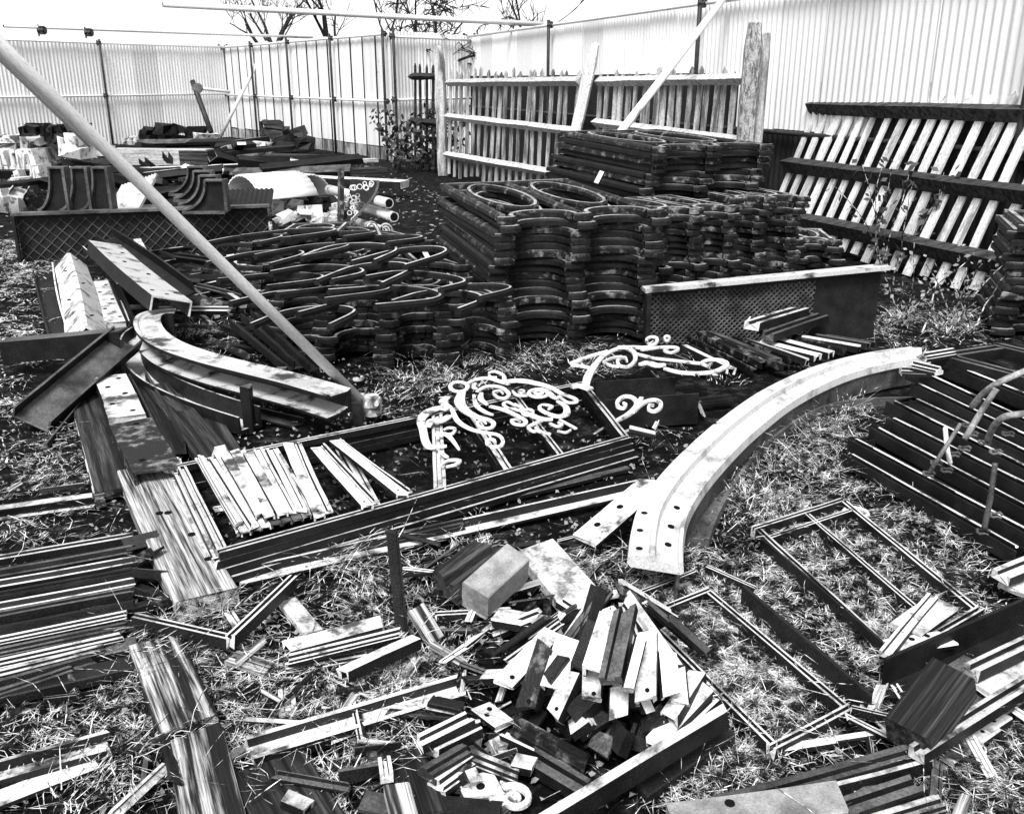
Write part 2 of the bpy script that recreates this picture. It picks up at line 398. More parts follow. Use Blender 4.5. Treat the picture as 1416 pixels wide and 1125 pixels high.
def post(label, a, b, w, mat, name='fence_post', th=None):
    n = 9; vs, fs = [], []; ax = (b-a); k = 8
    x = V((1,.15,0)).normalized(); y = ax.normalized().cross(x).normalized()
    for i in range(n+1):
        c = a+ax*(i/n)
        for j in range(k):
            an = 2*PI*(j+.5)/k; q = w*.5*U(.9,1.06)*(1.12 if j % 2 == 0 else 1)*(.72 if i == n else 1)
            vs.append(c+x*math.cos(an)*q+y*math.sin(an)*q*(th or 1))
    for i in range(n):
        for j in range(k): fs.append((i*k+j, i*k+(j+1) % k, (i+1)*k+(j+1) % k, (i+1)*k+j))
    m = len(vs); vs.append(b+ax.normalized()*w*.2); fs += [(n*k+j, n*k+(j+1) % k, m) for j in range(k)]
    vl, mt = local(vs, a)
    return tag(put(name, mesh(name, vl, fs, mat), mt), label, 'post', 'fence posts')
post('tall dark weathered post at the left end of the picket fence', post1, D(607, 66, 17.7), .2, 'oldpicket')
post('pale timber post leaning right between the two picket panels', postm-fd*.0+V((-.35,0,0)), D(823, 62, 13.4), .17, 'picket')
post('thick mottled grey post at the right end of the picket fence', post2+V((.0,0,0)), D(1044, 32, 10.6), .20, 'post')
post('split pale plank standing against the thick mottled post', post2+V((.12,.02,0)), D(1060, 46, 10.75), .13, 'oldpicket', 'fence_plank', .35)

# ================================================================ BARE TREES BEYOND THE FENCE
def tree(label, base, H, r, seed, lean=V((0,0,0)), spread=.6, depth=5, droop=0, mat='bark', trunk_mat='bark'):
    rnd = random.Random(seed); tk, cr = MB(), MB()
    def limb(p, d, L, r, lev):
        n = 4; pts = [p]; q = p.copy(); dd = d.copy()
        for i in range(n):
            dd = (dd+V((rnd.uniform(-1,1), rnd.uniform(-1,1), rnd.uniform(-.6,.9)-droop*lev*.3))*.22).normalized()
            q = q+dd*L/n; pts.append(q.copy())
        sc = [1-.5*i/n for i in range(n+1)]
        (tk if lev == 0 else cr).add(sweep(pts, ring(r, 6 if lev < 2 else 4), False, sc))
        if lev >= depth: return
        for j in range(rnd.choice((2,3,3)) if lev else 5):
            i = rnd.randint(1 if lev else 2, n); f = pts[i]
            s = V((rnd.uniform(-1,1), rnd.uniform(-1,1), rnd.uniform(-.2,.9)-droop))
            limb(f, (dd*.55+s*spread).normalized(), L*rnd.uniform(.5,.75), max(.011, r*sc[i]*rnd.uniform(.45,.65)), lev+1)
    limb(V((0,0,0)), (Z+lean).normalized(), H, r, 0)
    t = thing('bare_tree', label, 'tree', base, 'bare trees beyond the fence')
    for mb, nm, mm in ((tk, 'trunk', trunk_mat), (cr, 'crown', mat)):
        o = bpy.data.objects.new(nm, mesh(nm, mb.v, mb.f, mm, False, False)); C.objects.link(o); o.parent = t
g0 = lambda x, Y: V((D(x, 110, Y).x, Y, 0))
tree('bare forked tree beyond the fence, left of the others', g0(396, 38), 3.4, .20, 3)
tree('slim bare tree rising behind the middle fence run', g0(462, 41), 4.2, .18, 11)
tree('pale-stemmed bare tree with drooping twigs beside the tall dark post', g0(600, 22.5), 2.5, .11, 5, V((-.05,0,0)), .75, 6, .35, 'bark', 'oldpicket')
tree('bare thin tree rising just left of the tall dark post', g0(565, 24), 3.0, .07, 23, V((.05,0,0)), .8, 5, .2)
tree('bare twiggy tree behind the corner of the right fence', g0(715, 27), 3.0, .09, 8, V((0,0,0)), .6, 5)
tree('faint distant bare tree above the middle of the fence', g0(545, 46), 3.8, .14, 17)

def bramble(label, base, w, h, n, seed, leaf=.05, name='bramble_bush', mat='bark', lmat='darkleaf', lean=V((0,0,0))):
    rnd = random.Random(seed); st, lf = MB(), MB()
    for i in range(n):
        p = V((rnd.uniform(-w,w)*.6, rnd.uniform(-w,w)*.35, 0)); d = V((rnd.uniform(-.5,.5), rnd.uniform(-.4,.4), 1)).normalized(); pts = [p.copy()]
        for k in range(6):
            d = (d+V((rnd.uniform(-1,1), rnd.uniform(-1,1), -.30))*.25+lean*.2).normalized(); p = p+d*h/5*rnd.uniform(.5,1.1); p.z = max(.01, p.z); pts.append(p.copy())
            for q in range(3):
                c = p+V((rnd.uniform(-1,1), rnd.uniform(-1,1), rnd.uniform(-1,1)))*.08; s = leaf*rnd.uniform(.5,1.2)
                a = V((rnd.uniform(-1,1), rnd.uniform(-1,1), rnd.uniform(-1,1))).normalized()*s; b = a.orthogonal().normalized()*s*.6
                lf.add(([c-a, c+b, c+a, c-b], [(0,1,2,3)]))
        st.add(sweep(pts, ring(.006, 4), False, [1,.9,.8,.7,.6,.5,.4]))
    t = thing(name, label, 'bush', base)
    for mb, nm, mm in ((st, 'stems', mat), (lf, 'foliage', lmat)):
        o = bpy.data.objects.new(nm, mesh(nm, mb.v, mb.f, mm, False, False)); C.objects.link(o); o.parent = t
bramble('dark bramble bush at the foot of the tall dark post', g0(582, 18.6), 1.0, 1.1, 46, 4, .07)
bramble('leafy weed climbing through the leaning white picket panel', P(1225, 372, 0)+V((0,-.1,0)), .3, 1.0, 9, 9, .045, 'climbing_weed', 'straw', 'darkleaf', V((.05,.1,.9)))
bramble('thin pale weed stems sprouting below the leaning picket panel', P(1300, 452, 0), .55, .6, 12, 10, .02, 'weed_clump', 'straw', 'leaf')

# ================================================================ STACKS OF SCALLOPED IRON CASTINGS
def arcade_mesh(n, span, legs, w, h, depth, mat, nose=.10, seed=0):
    """a flat casting: a row of arched openings between legs. x across, y away from the viewer, z up"""
    rnd = random.Random(seed); mb = MB(); pr = [(-w/2,0),(w/2,0),(w/2,h*.62),(w*.3,h*.72),(w*.22,h),(-w*.22,h),(-w*.3,h*.72),(-w/2,h*.62)]
    for i in range(n+1):                                       # legs and noses
        x = i*span
        mb.add(sweep([V((x-nose*.5,-.012,.0015)), V((x-nose*.2,-.03,.0015)), V((x+nose*.2,-.03,.0015)), V((x+nose*.5,-.012,.0015))], [(a*.9, b*.94) for a, b in pr]))
        mb.add(sweep([V((x,.06,.0)), V((x,legs,.0))], [(a*1.0, b*.985+.0008) for a, b in pr]))
    for i in range(n):
        c = i*span+span/2; r = span/2-nose*.38; pts = []
        for k in range(13):
            a = PI*k/12
            pts.append(V((c-r*math.cos(a), depth*math.sin(a)**.9 if 0 < k < 12 else 0, 0)))
        mb.add(sweep(pts, pr))
        ov = [V((c+r*.86*math.cos(PI*k/9), legs*.58+legs*.36*math.sin(PI*k/9), .0012)) for k in range(18)]
        mb.add(sweep(ov, [(a*.8, b*.93) for a, b in pr], True))
    mb.add(sweep([V((-w/2,legs,.0006)), V((n*span+w/2,legs,.0006))], [(a, b*.97) for a, b in pr]))
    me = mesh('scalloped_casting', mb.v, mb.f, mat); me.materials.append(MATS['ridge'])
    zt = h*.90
    for f in me.polygons:                                      # highlight painted on the crown of the moulding
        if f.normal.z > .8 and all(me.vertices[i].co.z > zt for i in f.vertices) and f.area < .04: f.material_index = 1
    return me
def stack(where, origin, ang, layers, pitch, args, group, tiltx=0, tilty=0, jit=.02, drift=V((0,0,0)), rotj=.02, name='scalloped_casting', mats=('castiron','castiron','castworn'), z0=.02, rip=.02):
    """where: words that name the stack. counted from the top"""
    ms = [arcade_mesh(*args, mat=m, seed=k) if False else arcade_mesh(args[0], args[1], args[2], args[3], args[4], args[5], m, args[6], k) for k, m in enumerate(mats)]
    for i in range(layers):
        k = layers-1-i
        m = M.Translation(origin+Z*(z0+i*pitch)+V((U(-jit,jit)+rip*math.sin(i*.55+origin.x*3), U(-jit,jit)+rip*math.cos(i*.7), 0))+drift*i) @ M.Rotation(ang+U(-rotj,rotj), 4, 'Z') @ M.Rotation(tiltx*i/layers, 4, 'X') @ M.Rotation(tilty*i/layers, 4, 'Y')
        if random.random() < .16: m = M.Translation(V((U(-.05,.05), U(-.06,.02), 0))) @ m
        o = put(name, ms[i % len(ms)] if i < layers-1 else ms[-1], m)
        tag(o, ('topmost' if k == 0 else ORD[k]+' from the top')+' scalloped iron casting '+where, 'iron casting', group)
# tall middle stack: front-left corner at pixel (690,488)
o2 = P(692, 486, 0); 
stack('in the tall middle stack', o2, math.radians(16), 17, .0495, (2, .50, 1.75, .06, .044, .20, .11), 'castings of the tall middle stack', .015, -.01, .016, V((.001,.002,0)))
# low heap on the left, four ranks one behind another
f1 = P(445, 497, 0)
e = math.radians(10)
ex = V((math.cos(e), math.sin(e), 0)); ey = V((-math.sin(e), math.cos(e), 0))
for r, rk in enumerate(('front', 'middle', 'back')):
    for c, (px, py, an, nl) in enumerate(((392, 478, -24, 10), (448, 500, -4, 11), (532, 512, 9, 11), (612, 508, 22, 10))):
        b0 = P(px, py, 0)+V((-.26*r, .50*r, 0))+V((U(-.03,.03), U(-.03,.03), 0))
        stack('in %s column, %s rank, low left heap' % (ORD[c], rk), b0, math.radians(an+r*3+U(-4,4)), nl+r*2-(2 if c == 0 else 0), .0405, (1, .40, .80, .045, .037, .20, .11), 'castings of the low left heap', -.06, .03*(c-1.5), .013, V((-.001*(c-1.5),.010,0)), .03, rip=.012, mats=('castiron','castworn','castiron'))
# loose arched rims spread over the top of the low heap
def arch_rim(label, px, py, z, w, d, an, tx, ty):
    n = 16; pr = [(-.019,0),(.019,0),(.019,.022),(.009,.026),(.007,.036),(-.007,.036),(-.009,.026),(-.019,.022)]
    path = [V((-w/2, -d*.45, 0))]+[V((-w/2*math.cos(PI*k/n), d*.55*math.sin(PI*k/n)**.8, 0)) for k in range(n+1)]+[V((w/2, -d*.45, 0))]
    vs, fs = sweep(path, pr); me = mesh('arch_rim', vs, fs, 'castiron'); me.materials.append(MATS['rimglint'])
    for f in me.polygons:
        if f.normal.z > .8 and f.center.z > .03: f.material_index = 1  # bright highlight coloured onto the top of the rim
    tag(put('arch_rim', me, M.Translation(P(px, py, z)) @ M.Rotation(an, 4, 'Z') @ M.Rotation(tx, 4, 'X') @ M.Rotation(ty, 4, 'Y')), label, 'arch rim', 'arched rims on the low left heap')
for i, (px, py, z) in enumerate(((345,336,.58),(405,328,.62),(468,330,.63),(532,336,.63),(362,362,.56),(425,352,.60),(492,354,.61),(560,360,.60),(382,392,.50),(446,382,.55),(512,384,.56),(582,392,.54),(405,422,.45),(468,410,.50),(538,414,.50),(612,420,.46),(428,444,.42),(650,408,.47))):
    arch_rim('curved iron rim with painted highlight edge, %s from the back on the low left heap' % ORD[i], px, py, z, U(.40,.50), U(.42,.60), math.radians(-30+U(-16,16)), U(-.10,.04), U(-.08,.08))
# right-hand stacks
o3 = P(900, 452, 0)+V((.05,.55,0))
stack('in the tallest stack', o3+V((-.02,.35,0)), math.radians(22), 23, .0505, (2, .48, 1.75, .06, .042, .17, .11), 'castings of the tallest stack', .02, .0, .025, V((.004,.001,0)), .02)
stack('in the steep stack right of the middle stack', P(892, 462, 0)+V((.04,.16,0)), math.radians(26), 17, .047, (2, .30, .7, .055, .041, .13, .10), 'castings of the steep stack', .0, .0, .015, V((.003,.003,0)), .02, mats=('castiron','castworn'))
stack('in the stack right of the tallest stack', P(990, 425, 0)+V((.0,.1,0)), math.radians(20), 17, .047, (2, .30, .7, .055, .041, .13, .10), 'castings of the right foot stack', .0, .02, .015, V((.006,.002,0)), .02, mats=('castiron','castworn'))
stack('in the short stack behind the lattice plate', P(1045, 398, 0), math.radians(-6), 8, .05, (2, .30, .6, .06, .042, .12, .12), 'castings of the short stack behind the plate', 0, 0, .02, V((0,0,0)), .03)
stack('in the right edge stack', P(1388, 470, 0)+V((.05,.1,0)), math.radians(-18), 15, .05, (2, .35, .8, .07, .043, .14, .13), 'castings of the right edge stack', 0, 0, .025, V((0,0,0)), .03)
# a loose pale shard on each of two stacks, a spindle and spiral ends
B('iron_shard', 'small pale pointed shard stuck in the side of the tallest stack', 'shard', 826, 252, .86, 834, 236, .95, 'plank', .05, .02, 'whitemetal', .5)
B('iron_shard', 'small pale bar lying between the low heap and the middle stack', 'shard', 583, 340, .5, 594, 360, .44, 'plank', .04, .02, 'whitemetal')

# ================================================================ LATTICE PLATES
def lattice_plate(label, a, b, hA, hB, cell, flange, n_rows):
    d = (b-a); L = d.length; d.normalize(); n = V((d.y, -d.x, 0))
    if n.dot(-a) < 0: n = -n
    t = thing('lattice_plate', label, 'iron plate', (a+b)/2, 'diamond pattern iron plates')
    H = lambda x: hA+(hB-hA)*x/L
    mb = MB(); mb.add(([a-n*.02-Z*.02, b-n*.02-Z*.02, b-n*.02+Z*hB, a-n*.02+Z*hA, a-Z*.02, b-Z*.02, b+Z*hB, a+Z*hA], box(0,1,0,1,0,1)[1])); mb.obj('plate', 'darksteel', t)
    rb = MB()
    for s in (1, -1):
        k = int((L+max(hA,hB))/cell)+2
        for i in range(-k, k*2):
            x0 = i*cell; pts = []
            # line x = x0 + s*z clipped to the plate
            zs = [z*.01 for z in range(0, int(max(hA,hB)*100)+1)]
            ok = [z for z in zs if 0 <= x0+s*z <= L*flange and z < H(x0+s*z)-.03]
            if len(ok) < 3: continue
            z1, z2 = ok[0], ok[-1]
            rb.add(sweep([a+d*(x0+s*z1)+Z*z1+n*.001, a+d*(x0+s*z2)+Z*z2+n*.001], [(-.0045,0),(.0045,0),(.0025,.009 if s > 0 else .008),(-.0025,.009 if s > 0 else .008)], up=n))
    o = rb.obj('diamond_ribs', 'greysteel', t); o['kind'] = 'stuff'
    fl = sweep([a+Z*(hA-.0)+n*.03-d*.03, b+Z*(hB-.0)+n*.03+d*.02], [(-.06,.004),(.045,.004),(.045,.03),(-.06,.03)])
    f = MB(); f.add(fl); f.obj('flange', 'palemetal' if flange < 1 else 'greysteel', t)
    f = MB(); f.add(sweep([a+n*.03-d*.012-Z*.02, a+n*.03-d*.012+Z*hA], rect(.03, .08), up=n)); f.obj('end_flange', 'darksteel', t)
    return t
lattice_plate('dark lattice-patterned iron plate standing on edge with a pale top flange', P(892, 476, 0), P(1207, 468, 0), .355, .475, .036, .72, 6)
lattice_plate('lattice-patterned iron plate on edge at the far left below the gussets', P(32, 362, 0), P(374, 343, 0), .44, .42, .11, 1.0, 6)

# ================================================================ FAR LEFT: CURVED GUSSETS, CASTINGS, SHEETS, TUBES
def gusset(label, p, size, ang, mat='darksteel', edge='palemetal', lean=0, group=None, hh=1.0):
    """upright triangular plate with one concave edge, pale rim"""
    t = thing('curved_gusset', label, 'gusset', p, group)
    pts = [(0,0), (size,0)]
    prof2 = [(size,0)]+[(size*(1-math.sin(PI/2*k/8)*.6), hh*size*(k/8)**1.7) for k in range(1, 9)]+[(0, hh*size)]
    poly = [(0,0)]+prof2
    n = len(poly); th = .03
    vs = [(x, -th/2, z) for x, z in poly]+[(x, th/2, z) for x, z in poly]
    fs = [tuple(range(n)), tuple(range(n, 2*n))]+[(i, (i+1) % n, n+(i+1) % n, n+i) for i in range(n)]
    rot = M.Rotation(ang, 4, 'Z') @ M.Rotation(lean, 4, 'X')
    put('plate', mesh('plate', vs, fs, mat), M.Translation(p) @ rot, t)
    rim = [V((x, 0, z)) for x, z in prof2]
    v, f = sweep(rim, rect(.09, .02, .002), up=V((0,1,0)))
    vv, ff = [], []
    # rim as a narrow flange following the concave edge
    for i, (x, z) in enumerate(prof2):
        for y in (-.05, .05):
            vv += [(x+.002, y, z+.002), (x+.018, y, z+.018)]
    for i in range(len(prof2)-1):
        q = i*4; ff += [(q, q+2, q+6, q+4), (q+1, q+5, q+7, q+3), (q, q+4, q+5, q+1), (q+2, q+3, q+7, q+6)]
    q = (len(prof2)-1)*4; ff += [(0,1,3,2), (q, q+2, q+3, q+1)]
    put('rim', mesh('rim', vv, ff, edge), M.Translation(p) @ rot, t)
    vs, fs = box(-.03, .0, -.05, .05, -.005, hh*size+.02); put('back_flange', mesh('back_flange', vs, fs, edge), M.Translation(p) @ rot, t)
    vs, fs = box(.001, size+.02, -.05, .05, -.03, -.002); put('foot_flange', mesh('foot_flange', vs, fs, edge), M.Translation(p) @ rot, t)
    return t
for i, x in enumerate((97, 128, 156)):
    gusset('dark curved gusset plate standing upright, %s from the left of its row of three' % ORD[i], P(x, 292, .44), .30, math.radians(172), 'darksteel', 'greysteel', .0, 'upright curved gussets', 1.35)
for i in range(4):
    gusset('low curved gusset plate, %s from the front in the stepped row of four' % ORD[i], P(313-i*9, 291-i*8, .44), .40, math.radians(180), 'darksteel', 'greysteel', .0, 'stepped row of curved gussets', .7)
def ribbed_plate(label, p, sz, ang, n, mat, tilt, name='ribbed_plate'):
    vs, fs = [], []; k = n*2
    for i in range(k+1):
        x = sz[0]*(i/k-.5); z = .018 if i % 2 else 0
        sh = (i/k)*sz[2]
        vs += [(x, -sz[1]/2+sh, z), (x, sz[1]/2, z), (x, -sz[1]/2+sh, z-.03), (x, sz[1]/2, z-.03)]
    for i in range(k):
        a, b = i*4, i*4+4; fs += [(a,b,b+1,a+1),(a+2,a+3,b+3,b+2),(a,a+2,b+2,b),(a+1,b+1,b+3,a+3)]
    fs += [(0,1,3,2),(k*4,k*4+2,k*4+3,k*4+1)]
    return tag(put(name, mesh(name, vs, fs, mat), M.Translation(p) @ M.Rotation(ang, 4, 'Z') @ M.Rotation(tilt, 4, 'X')), label, 'plate')
ribbed_plate('pale finely ribbed triangular plate leaning beside the upright gussets', P(182, 268, .55), (.36, .55, .18), math.radians(160), 12, 'whitemetal', -.75)
ribbed_plate('dark ribbed plate lying right of the stepped gussets', P(335, 274, .46), (.62, .7, .0), math.radians(10), 12, 'darksteel', .15)
def curved_sheet(label, c, r, L, a0, a1, ang, mat='sheet', th=.02):
    n = 30; vs, fs = [], []
    for i in range(n+1):
        a = a0+(a1-a0)*i/n; q = r+.006*math.cos(i*PI)
        for y in (-L/2, L/2): vs += [(q*math.cos(a), y, q*math.sin(a)), ((q-th)*math.cos(a), y, (q-th)*math.sin(a))]
    for i in range(n):
        a, b = i*4, i*4+4; fs += [(a,b,b+2,a+2),(a+1,a+3,b+3,b+1),(a,a+1,b+1,b),(a+2,b+2,b+3,a+3)]
    fs += [(0,2,3,1),(n*4,n*4+1,n*4+3,n*4+2)]
    return tag(put('curved_sheet', mesh('curved_sheet', vs, fs, mat, True), M.Translation(c) @ M.Rotation(ang, 4, 'Z')), label, 'iron sheet', 'curved white sheets')
curved_sheet('larger white curved corrugated sheet arched over the far debris', D(378, 300, 12.2), .55, .8, .2, 2.6, PI/2+.75)
curved_sheet('smaller white curved corrugated sheet behind, left of the patterned bracket', D(405, 290, 13.4), .5, .7, .3, 2.6, PI/2-.5)
# patterned triangular bracket
def patterned_bracket():
    p = P(478, 318, .1); t = thing('pierced_bracket', 'dark pierced iron bracket with a lace pattern leaning beside the white tubes', 'bracket', p)
    gm = M.Translation(p) @ M.Rotation(math.radians(15), 4, 'Z') @ M.Rotation(-.25, 4, 'X')
    n = 8; sz = .52
    poly = [(0,0)]+[(sz*.75*math.sin(PI/2*k/n)**1.3+.0, sz*1.0*(k/n)) for k in range(1, n+1)]+[(.1, sz*1.05)]
    m = len(poly); vs = [(x,-.01,z) for x, z in poly]+[(x,.02,z) for x, z in poly]
    fs = [tuple(range(m)), tuple(range(m, 2*m))]+[(i,(i+1)%m,m+(i+1)%m,m+i) for i in range(m)]
    put('plate', mesh('plate', vs, fs, 'darksteel'), gm, t)
    lace = MB(); rnd = random.Random(2)
    for i in range(34):
        z = rnd.uniform(.06,.95)*sz; x = rnd.uniform(.12,.9)*sz*.7*(z/sz)**.8+.02; r = rnd.uniform(.018,.03)
        lace.add(sweep([V((x+r*math.cos(q*PI/4), -.012-.001*i/34, z+r*math.sin(q*PI/4))) for q in range(8)], [(-.005,0),(.005,0),(.005,.008),(-.005,.008)], True, up=V((0,1,0))))
    o = put('lace_relief', mesh('lace_relief', lace.v, lace.f, 'palemetal'), gm, t); o['kind'] = 'stuff'
    rim = [V((x, 0, z)) for x, z in poly[:-1]]
    v, f = sweep(rim, [(-.012,-.05),(.012,-.05),(.012,.05),(-.012,.05)], up=V((0,1,0))); put('rim', mesh('rim', v, f, 'greysteel'), gm, t)
    put('fluted_back', mesh('fluted_back', *sweep([V((-.03,.03,0)), V((.03,.04,sz*1.25))], rect(.10,.05)), 'castworn'), gm, t)
patterned_bracket()
for i, (x1,y1,x2,y2,z,r,l) in enumerate(((455,262,538,281,.34,.055,'topmost'),(500,286,545,300,.2,.055,'middle'),(492,306,528,318,.08,.045,'lowest'))):
    tube('white_pipe', 'short white pipe, %s of the three beside the pierced bracket' % l, 'pipe', P(x1,y1,z+r), P(x2,y2,z+r), r, 'whitemetal', None, 'white pipes')
def spiral_pts(c, r, turns, n=40, a0=0, sq=1.0, r1=.1):
    return [c+V((math.cos(a0+2*PI*turns*i/n)*r*(1-(1-r1)*i/n), 0, math.sin(a0+2*PI*turns*i/n)*r*(1-(1-r1)*i/n)*sq)) for i in range(n+1)]
for x, y, l in ((513, 315, 'left'), (533, 318, 'right')):
    c = P(x, y, .5); vs, fs = sweep(spiral_pts(c, .055, 2.2), rect(.012,.012,.002), up=V((0,1,0)))
    mb = MB(); mb.add((vs, fs)); tag(mb.obj('iron_spiral', 'palemetal'), 'small upright iron spiral behind the low heap, %s one of two' % l, 'scroll', 'iron spirals')
# heap of pale castings at far left
def lump(label, p, sx, sy, sz, rz, mat, group, name='pale_casting', tilt=0):
    rnd = random.Random(int(p.x*1000+p.y*77)); mb = MB()
    v, f = box(-sx/2, sx/2, -sy/2, sy/2, 0, sz*.55); mb.add((v, f))
    v, f = box(-sx*.3, sx*.34, -sy*.45, sy*.4, sz*.551, sz); mb.add((v, f))
    v, f = box(-sx*.5, -sx*.36, -sy*.55, sy*.1, sz*.3, sz*.9); mb.add((v, f))
    vs = [V(q)+V((rnd.uniform(-1,1), rnd.uniform(-1,1), rnd.uniform(-1,1)))*min(sx,sz)*.17 for q in mb.v]
    return tag(put(name, mesh(name, vs, mb.f, mat), M.Translation(p) @ M.Rotation(rz, 4, 'Z') @ M.Rotation(tilt, 4, 'Y')), label, 'casting', group)
for i in range(8):
    lump('pale angular casting, %s from the left along the crest of the far left heap' % ORD[i], P(6+i*17, 217-(i % 3)*3, .5)+V((0,0,-.02)), .34, .4, .34, U(-.8,.8), ('whitemetal','palemetal')[i % 2], 'crest of the far left heap')
for i in range(9):
    lump('upright pale slab, %s from the left in the far left row' % ORD[i], P(-6+i*8.4, 252, .25), .11, .35, .46, U(-.15,.15), 'whitemetal', 'row of pale slabs', 'pale_slab', U(-.12,.12))
for i in range(7):
    lump('pale broken casting, %s from the left at the foot of the far left heap' % ORD[i], P(-4+i*9.5, 292-(i % 2)*8, .0), .12, .3, U(.25,.5), U(-.5,.5), 'whitemetal' if i % 3 else 'castworn', 'foot of the far left heap', 'broken_casting', U(-.25,.25))
for i in range(8):
    lump('dark lump, %s from the left on the rim behind the pale far left heap' % ORD[i], P(50+i*9, 196-(i % 2)*2, .72), .22, .4, .26, U(-.6,.6), 'castiron', 'dark lumps behind the heap', 'dark_casting')
# far debris: planks, timber heap
def BB(name, label, cat, x1, y1, x2, y2, z, w, h, mat, kind='plank', z2=None, roll=0):
    return B(name, label, cat, x1, y1, z, x2, y2, z if z2 is None else z2, kind, w, h, mat, roll)
BB('timber_baulk', 'long pale baulk lying across the far yard before the corner', 'timber', 160, 205, 290, 206, .2, .3, .28, 'palerail')
BB('timber_baulk', 'long dark baulk beneath the pale one in the far yard', 'timber', 140, 213, 275, 215, .0, .35, .2, 'darktimber')
BB('timber_baulk', 'dark baulk end right of the pale far baulk', 'timber', 232, 207, 292, 208, .2, .3, .26, 'darktimber')
BB('white_gutter', 'white half-round length lying in the far yard', 'gutter', 195, 232, 350, 226, .1, .22, .14, 'whitemetal', 'down')
BB('white_gutter', 'second white length nearer, under the slanting pole', 'gutter', 190, 240, 300, 234, .05, .2, .12, 'whitemetal', 'down')
BB('timber_baulk', 'tilted white board rising right in the far yard', 'timber', 262, 222, 318, 200, .1, .25, .08, 'whitemetal', 'plank', .4)
BB('timber_baulk', 'second tilted white board beside it in the far yard', 'timber', 318, 214, 334, 196, .15, .18, .06, 'whitemetal', 'plank', .45)
BB('timber_plank', 'long pale plank before the seamed fence', 'timber', 332, 228, 520, 219, .12, .22, .07, 'palerail')
BB('timber_plank', 'long dark plank below the pale one before the seamed fence', 'timber', 360, 238, 530, 231, .08, .35, .12, 'darktimber')
BB('timber_plank', 'dark beam lying right of the far corner', 'timber', 372, 213, 442, 215, .2, .4, .2, 'darktimber')
BB('timber_plank', 'grey beam across the far yard middle', 'timber', 296, 219, 372, 222, .1, .3, .15, 'oldrail')
BB('timber_plank', 'white length crossing the middle distance behind the stacks', 'timber', 425, 243, 560, 250, .15, .3, .1, 'whitemetal')
BB('timber_plank', 'thin white bar in front of the far baulks', 'timber', 250, 246, 345, 230, .15, .1, .06, 'darktimber')
for i, (x, y, w, h, z, mt) in enumerate(((214,196,.4,.5,.0,'castiron'),(232,196,.45,.5,0,'castiron'),(252,196,.45,.5,0,'castiron'),(272,196,.4,.48,0,'castiron'),(290,197,.4,.3,0,'palemetal'),(240,178,.35,.35,.52,'castiron'),(226,178,.5,.25,.52,'whitemetal'),(262,178,.5,.22,.52,'whitemetal'),(276,176,.4,.2,.55,'castiron'),(195,196,.6,.3,0,'palemetal'))):
    o = lump('%s casting in the dark heap by the far corner, %s counted from left' % ('pale' if 'e' in mt[2:5] and mt != 'castiron' else 'dark', ORD[i]), P(x, y+4, 0)+Z*z, w, .6, h*U(.6,1.1), U(-.9,.9), mt, 'heap by the far corner', 'corner_casting', U(-.4,.4) if z else U(-.15,.15))
for i, (x, y, w, h, z, mt) in enumerate(((382,201,.7,.4,.25,'oldrail'),(398,207,.6,.3,.1,'castiron'),(415,206,.5,.45,.1,'castiron'),(425,210,.3,.3,.1,'castiron'),(360,209,.6,.3,.0,'palemetal'),(345,214,.6,.25,0,'greysteel'))):
    lump('%s block piled against the seamed fence, %s from the left' % ({'oldrail':'boxy brownish-grey','castiron':'dark','palemetal':'pale','greysteel':'grey'}[mt], ORD[i]), P(x, y+4, 0)+Z*z, w, .5, h, U(-.2,.2), mt, 'blocks against the seamed fence', 'dark_block')
# wheel and pole near the far corner
def wheelpole():
    a = D(292, 183, 26); b = D(266, 112, 26.5); t = thing('wheel_pole', 'dark pole with a round head leaning at the far corner', 'pole', a)
    tube('shaft', None, None, a, b, .07, 'clamp', t)
    mb = MB(); c = D(273, 122, 26.4); mb.add(sweep([c+V((0,-.06,0)), c+V((0,.06,0))], ring(.13, 14))); mb.obj('head', 'greysteel', t)
    tube('arm', None, None, c, D(318, 127, 27), .04, 'tube', t)
wheelpole()
# small pale debris between lattice plate and low heap
for i in range(22):
    x, y = U(330, 500), U(280, 318)
    if y < 300-(x-330)*.05 and x < 350: continue
    p = P(x, y, .0)
    lump('small pale fragment, %s in the litter behind the low left heap' % ORD[i], p+Z*U(0,.12), U(.1,.28), U(.1,.3), U(.06,.16), U(0,3), random.choice(('whitemetal','palemetal','castiron')), 'litter behind the low heap', 'iron_fragment', U(-.5,.5))

# ================================================================ LEFT: CHANNELS, CROSSED BEAMS AND CURVED GIRDERS
H2 = ((.12,.2),(.3,-.2),(.5,.2),(.7,-.25),(.9,.2))
B('channel_beam', 'broad pale ridge-backed channel, the tallest of the row of leaning beams on the left', 'beam', 95, 350, .10, 118, 450, .06, 'roof', .26, .12, 'palemetal', 0, None, H2)
B('channel_beam', 'dark flat beam at the left edge of the row of beams', 'beam', 62, 372, .0, 88, 458, .0, 'up', .2, .06, 'darksteel')
B('channel_beam', 'white narrow strip along the left of the ridge-backed channel', 'beam', 78, 362, .02, 100, 455, .02, 'angle', .08, .06, 'whitemetal')
B('channel_beam', 'white short beam with speckled top right of the ridge-backed channel', 'beam', 138, 388, .02, 162, 445, .02, 'plank', .17, .05, 'palemetal', 0, None, H2)
B('channel_beam', 'dark thin bar beside the white speckled beam', 'beam', 152, 375, .05, 182, 445, .02, 'groove', .07, .05, 'darksteel')
B('channel_beam', 'big pale speckled channel lying askew on top of the left pile', 'beam', 140, 335, .34, 232, 412, .26, 'down', .24, .10, 'palemetal', -.25, None, ((.9,.3),(.9,-.3),(.94,0),(.6,.2),(.4,-.1),(.2,.2)))
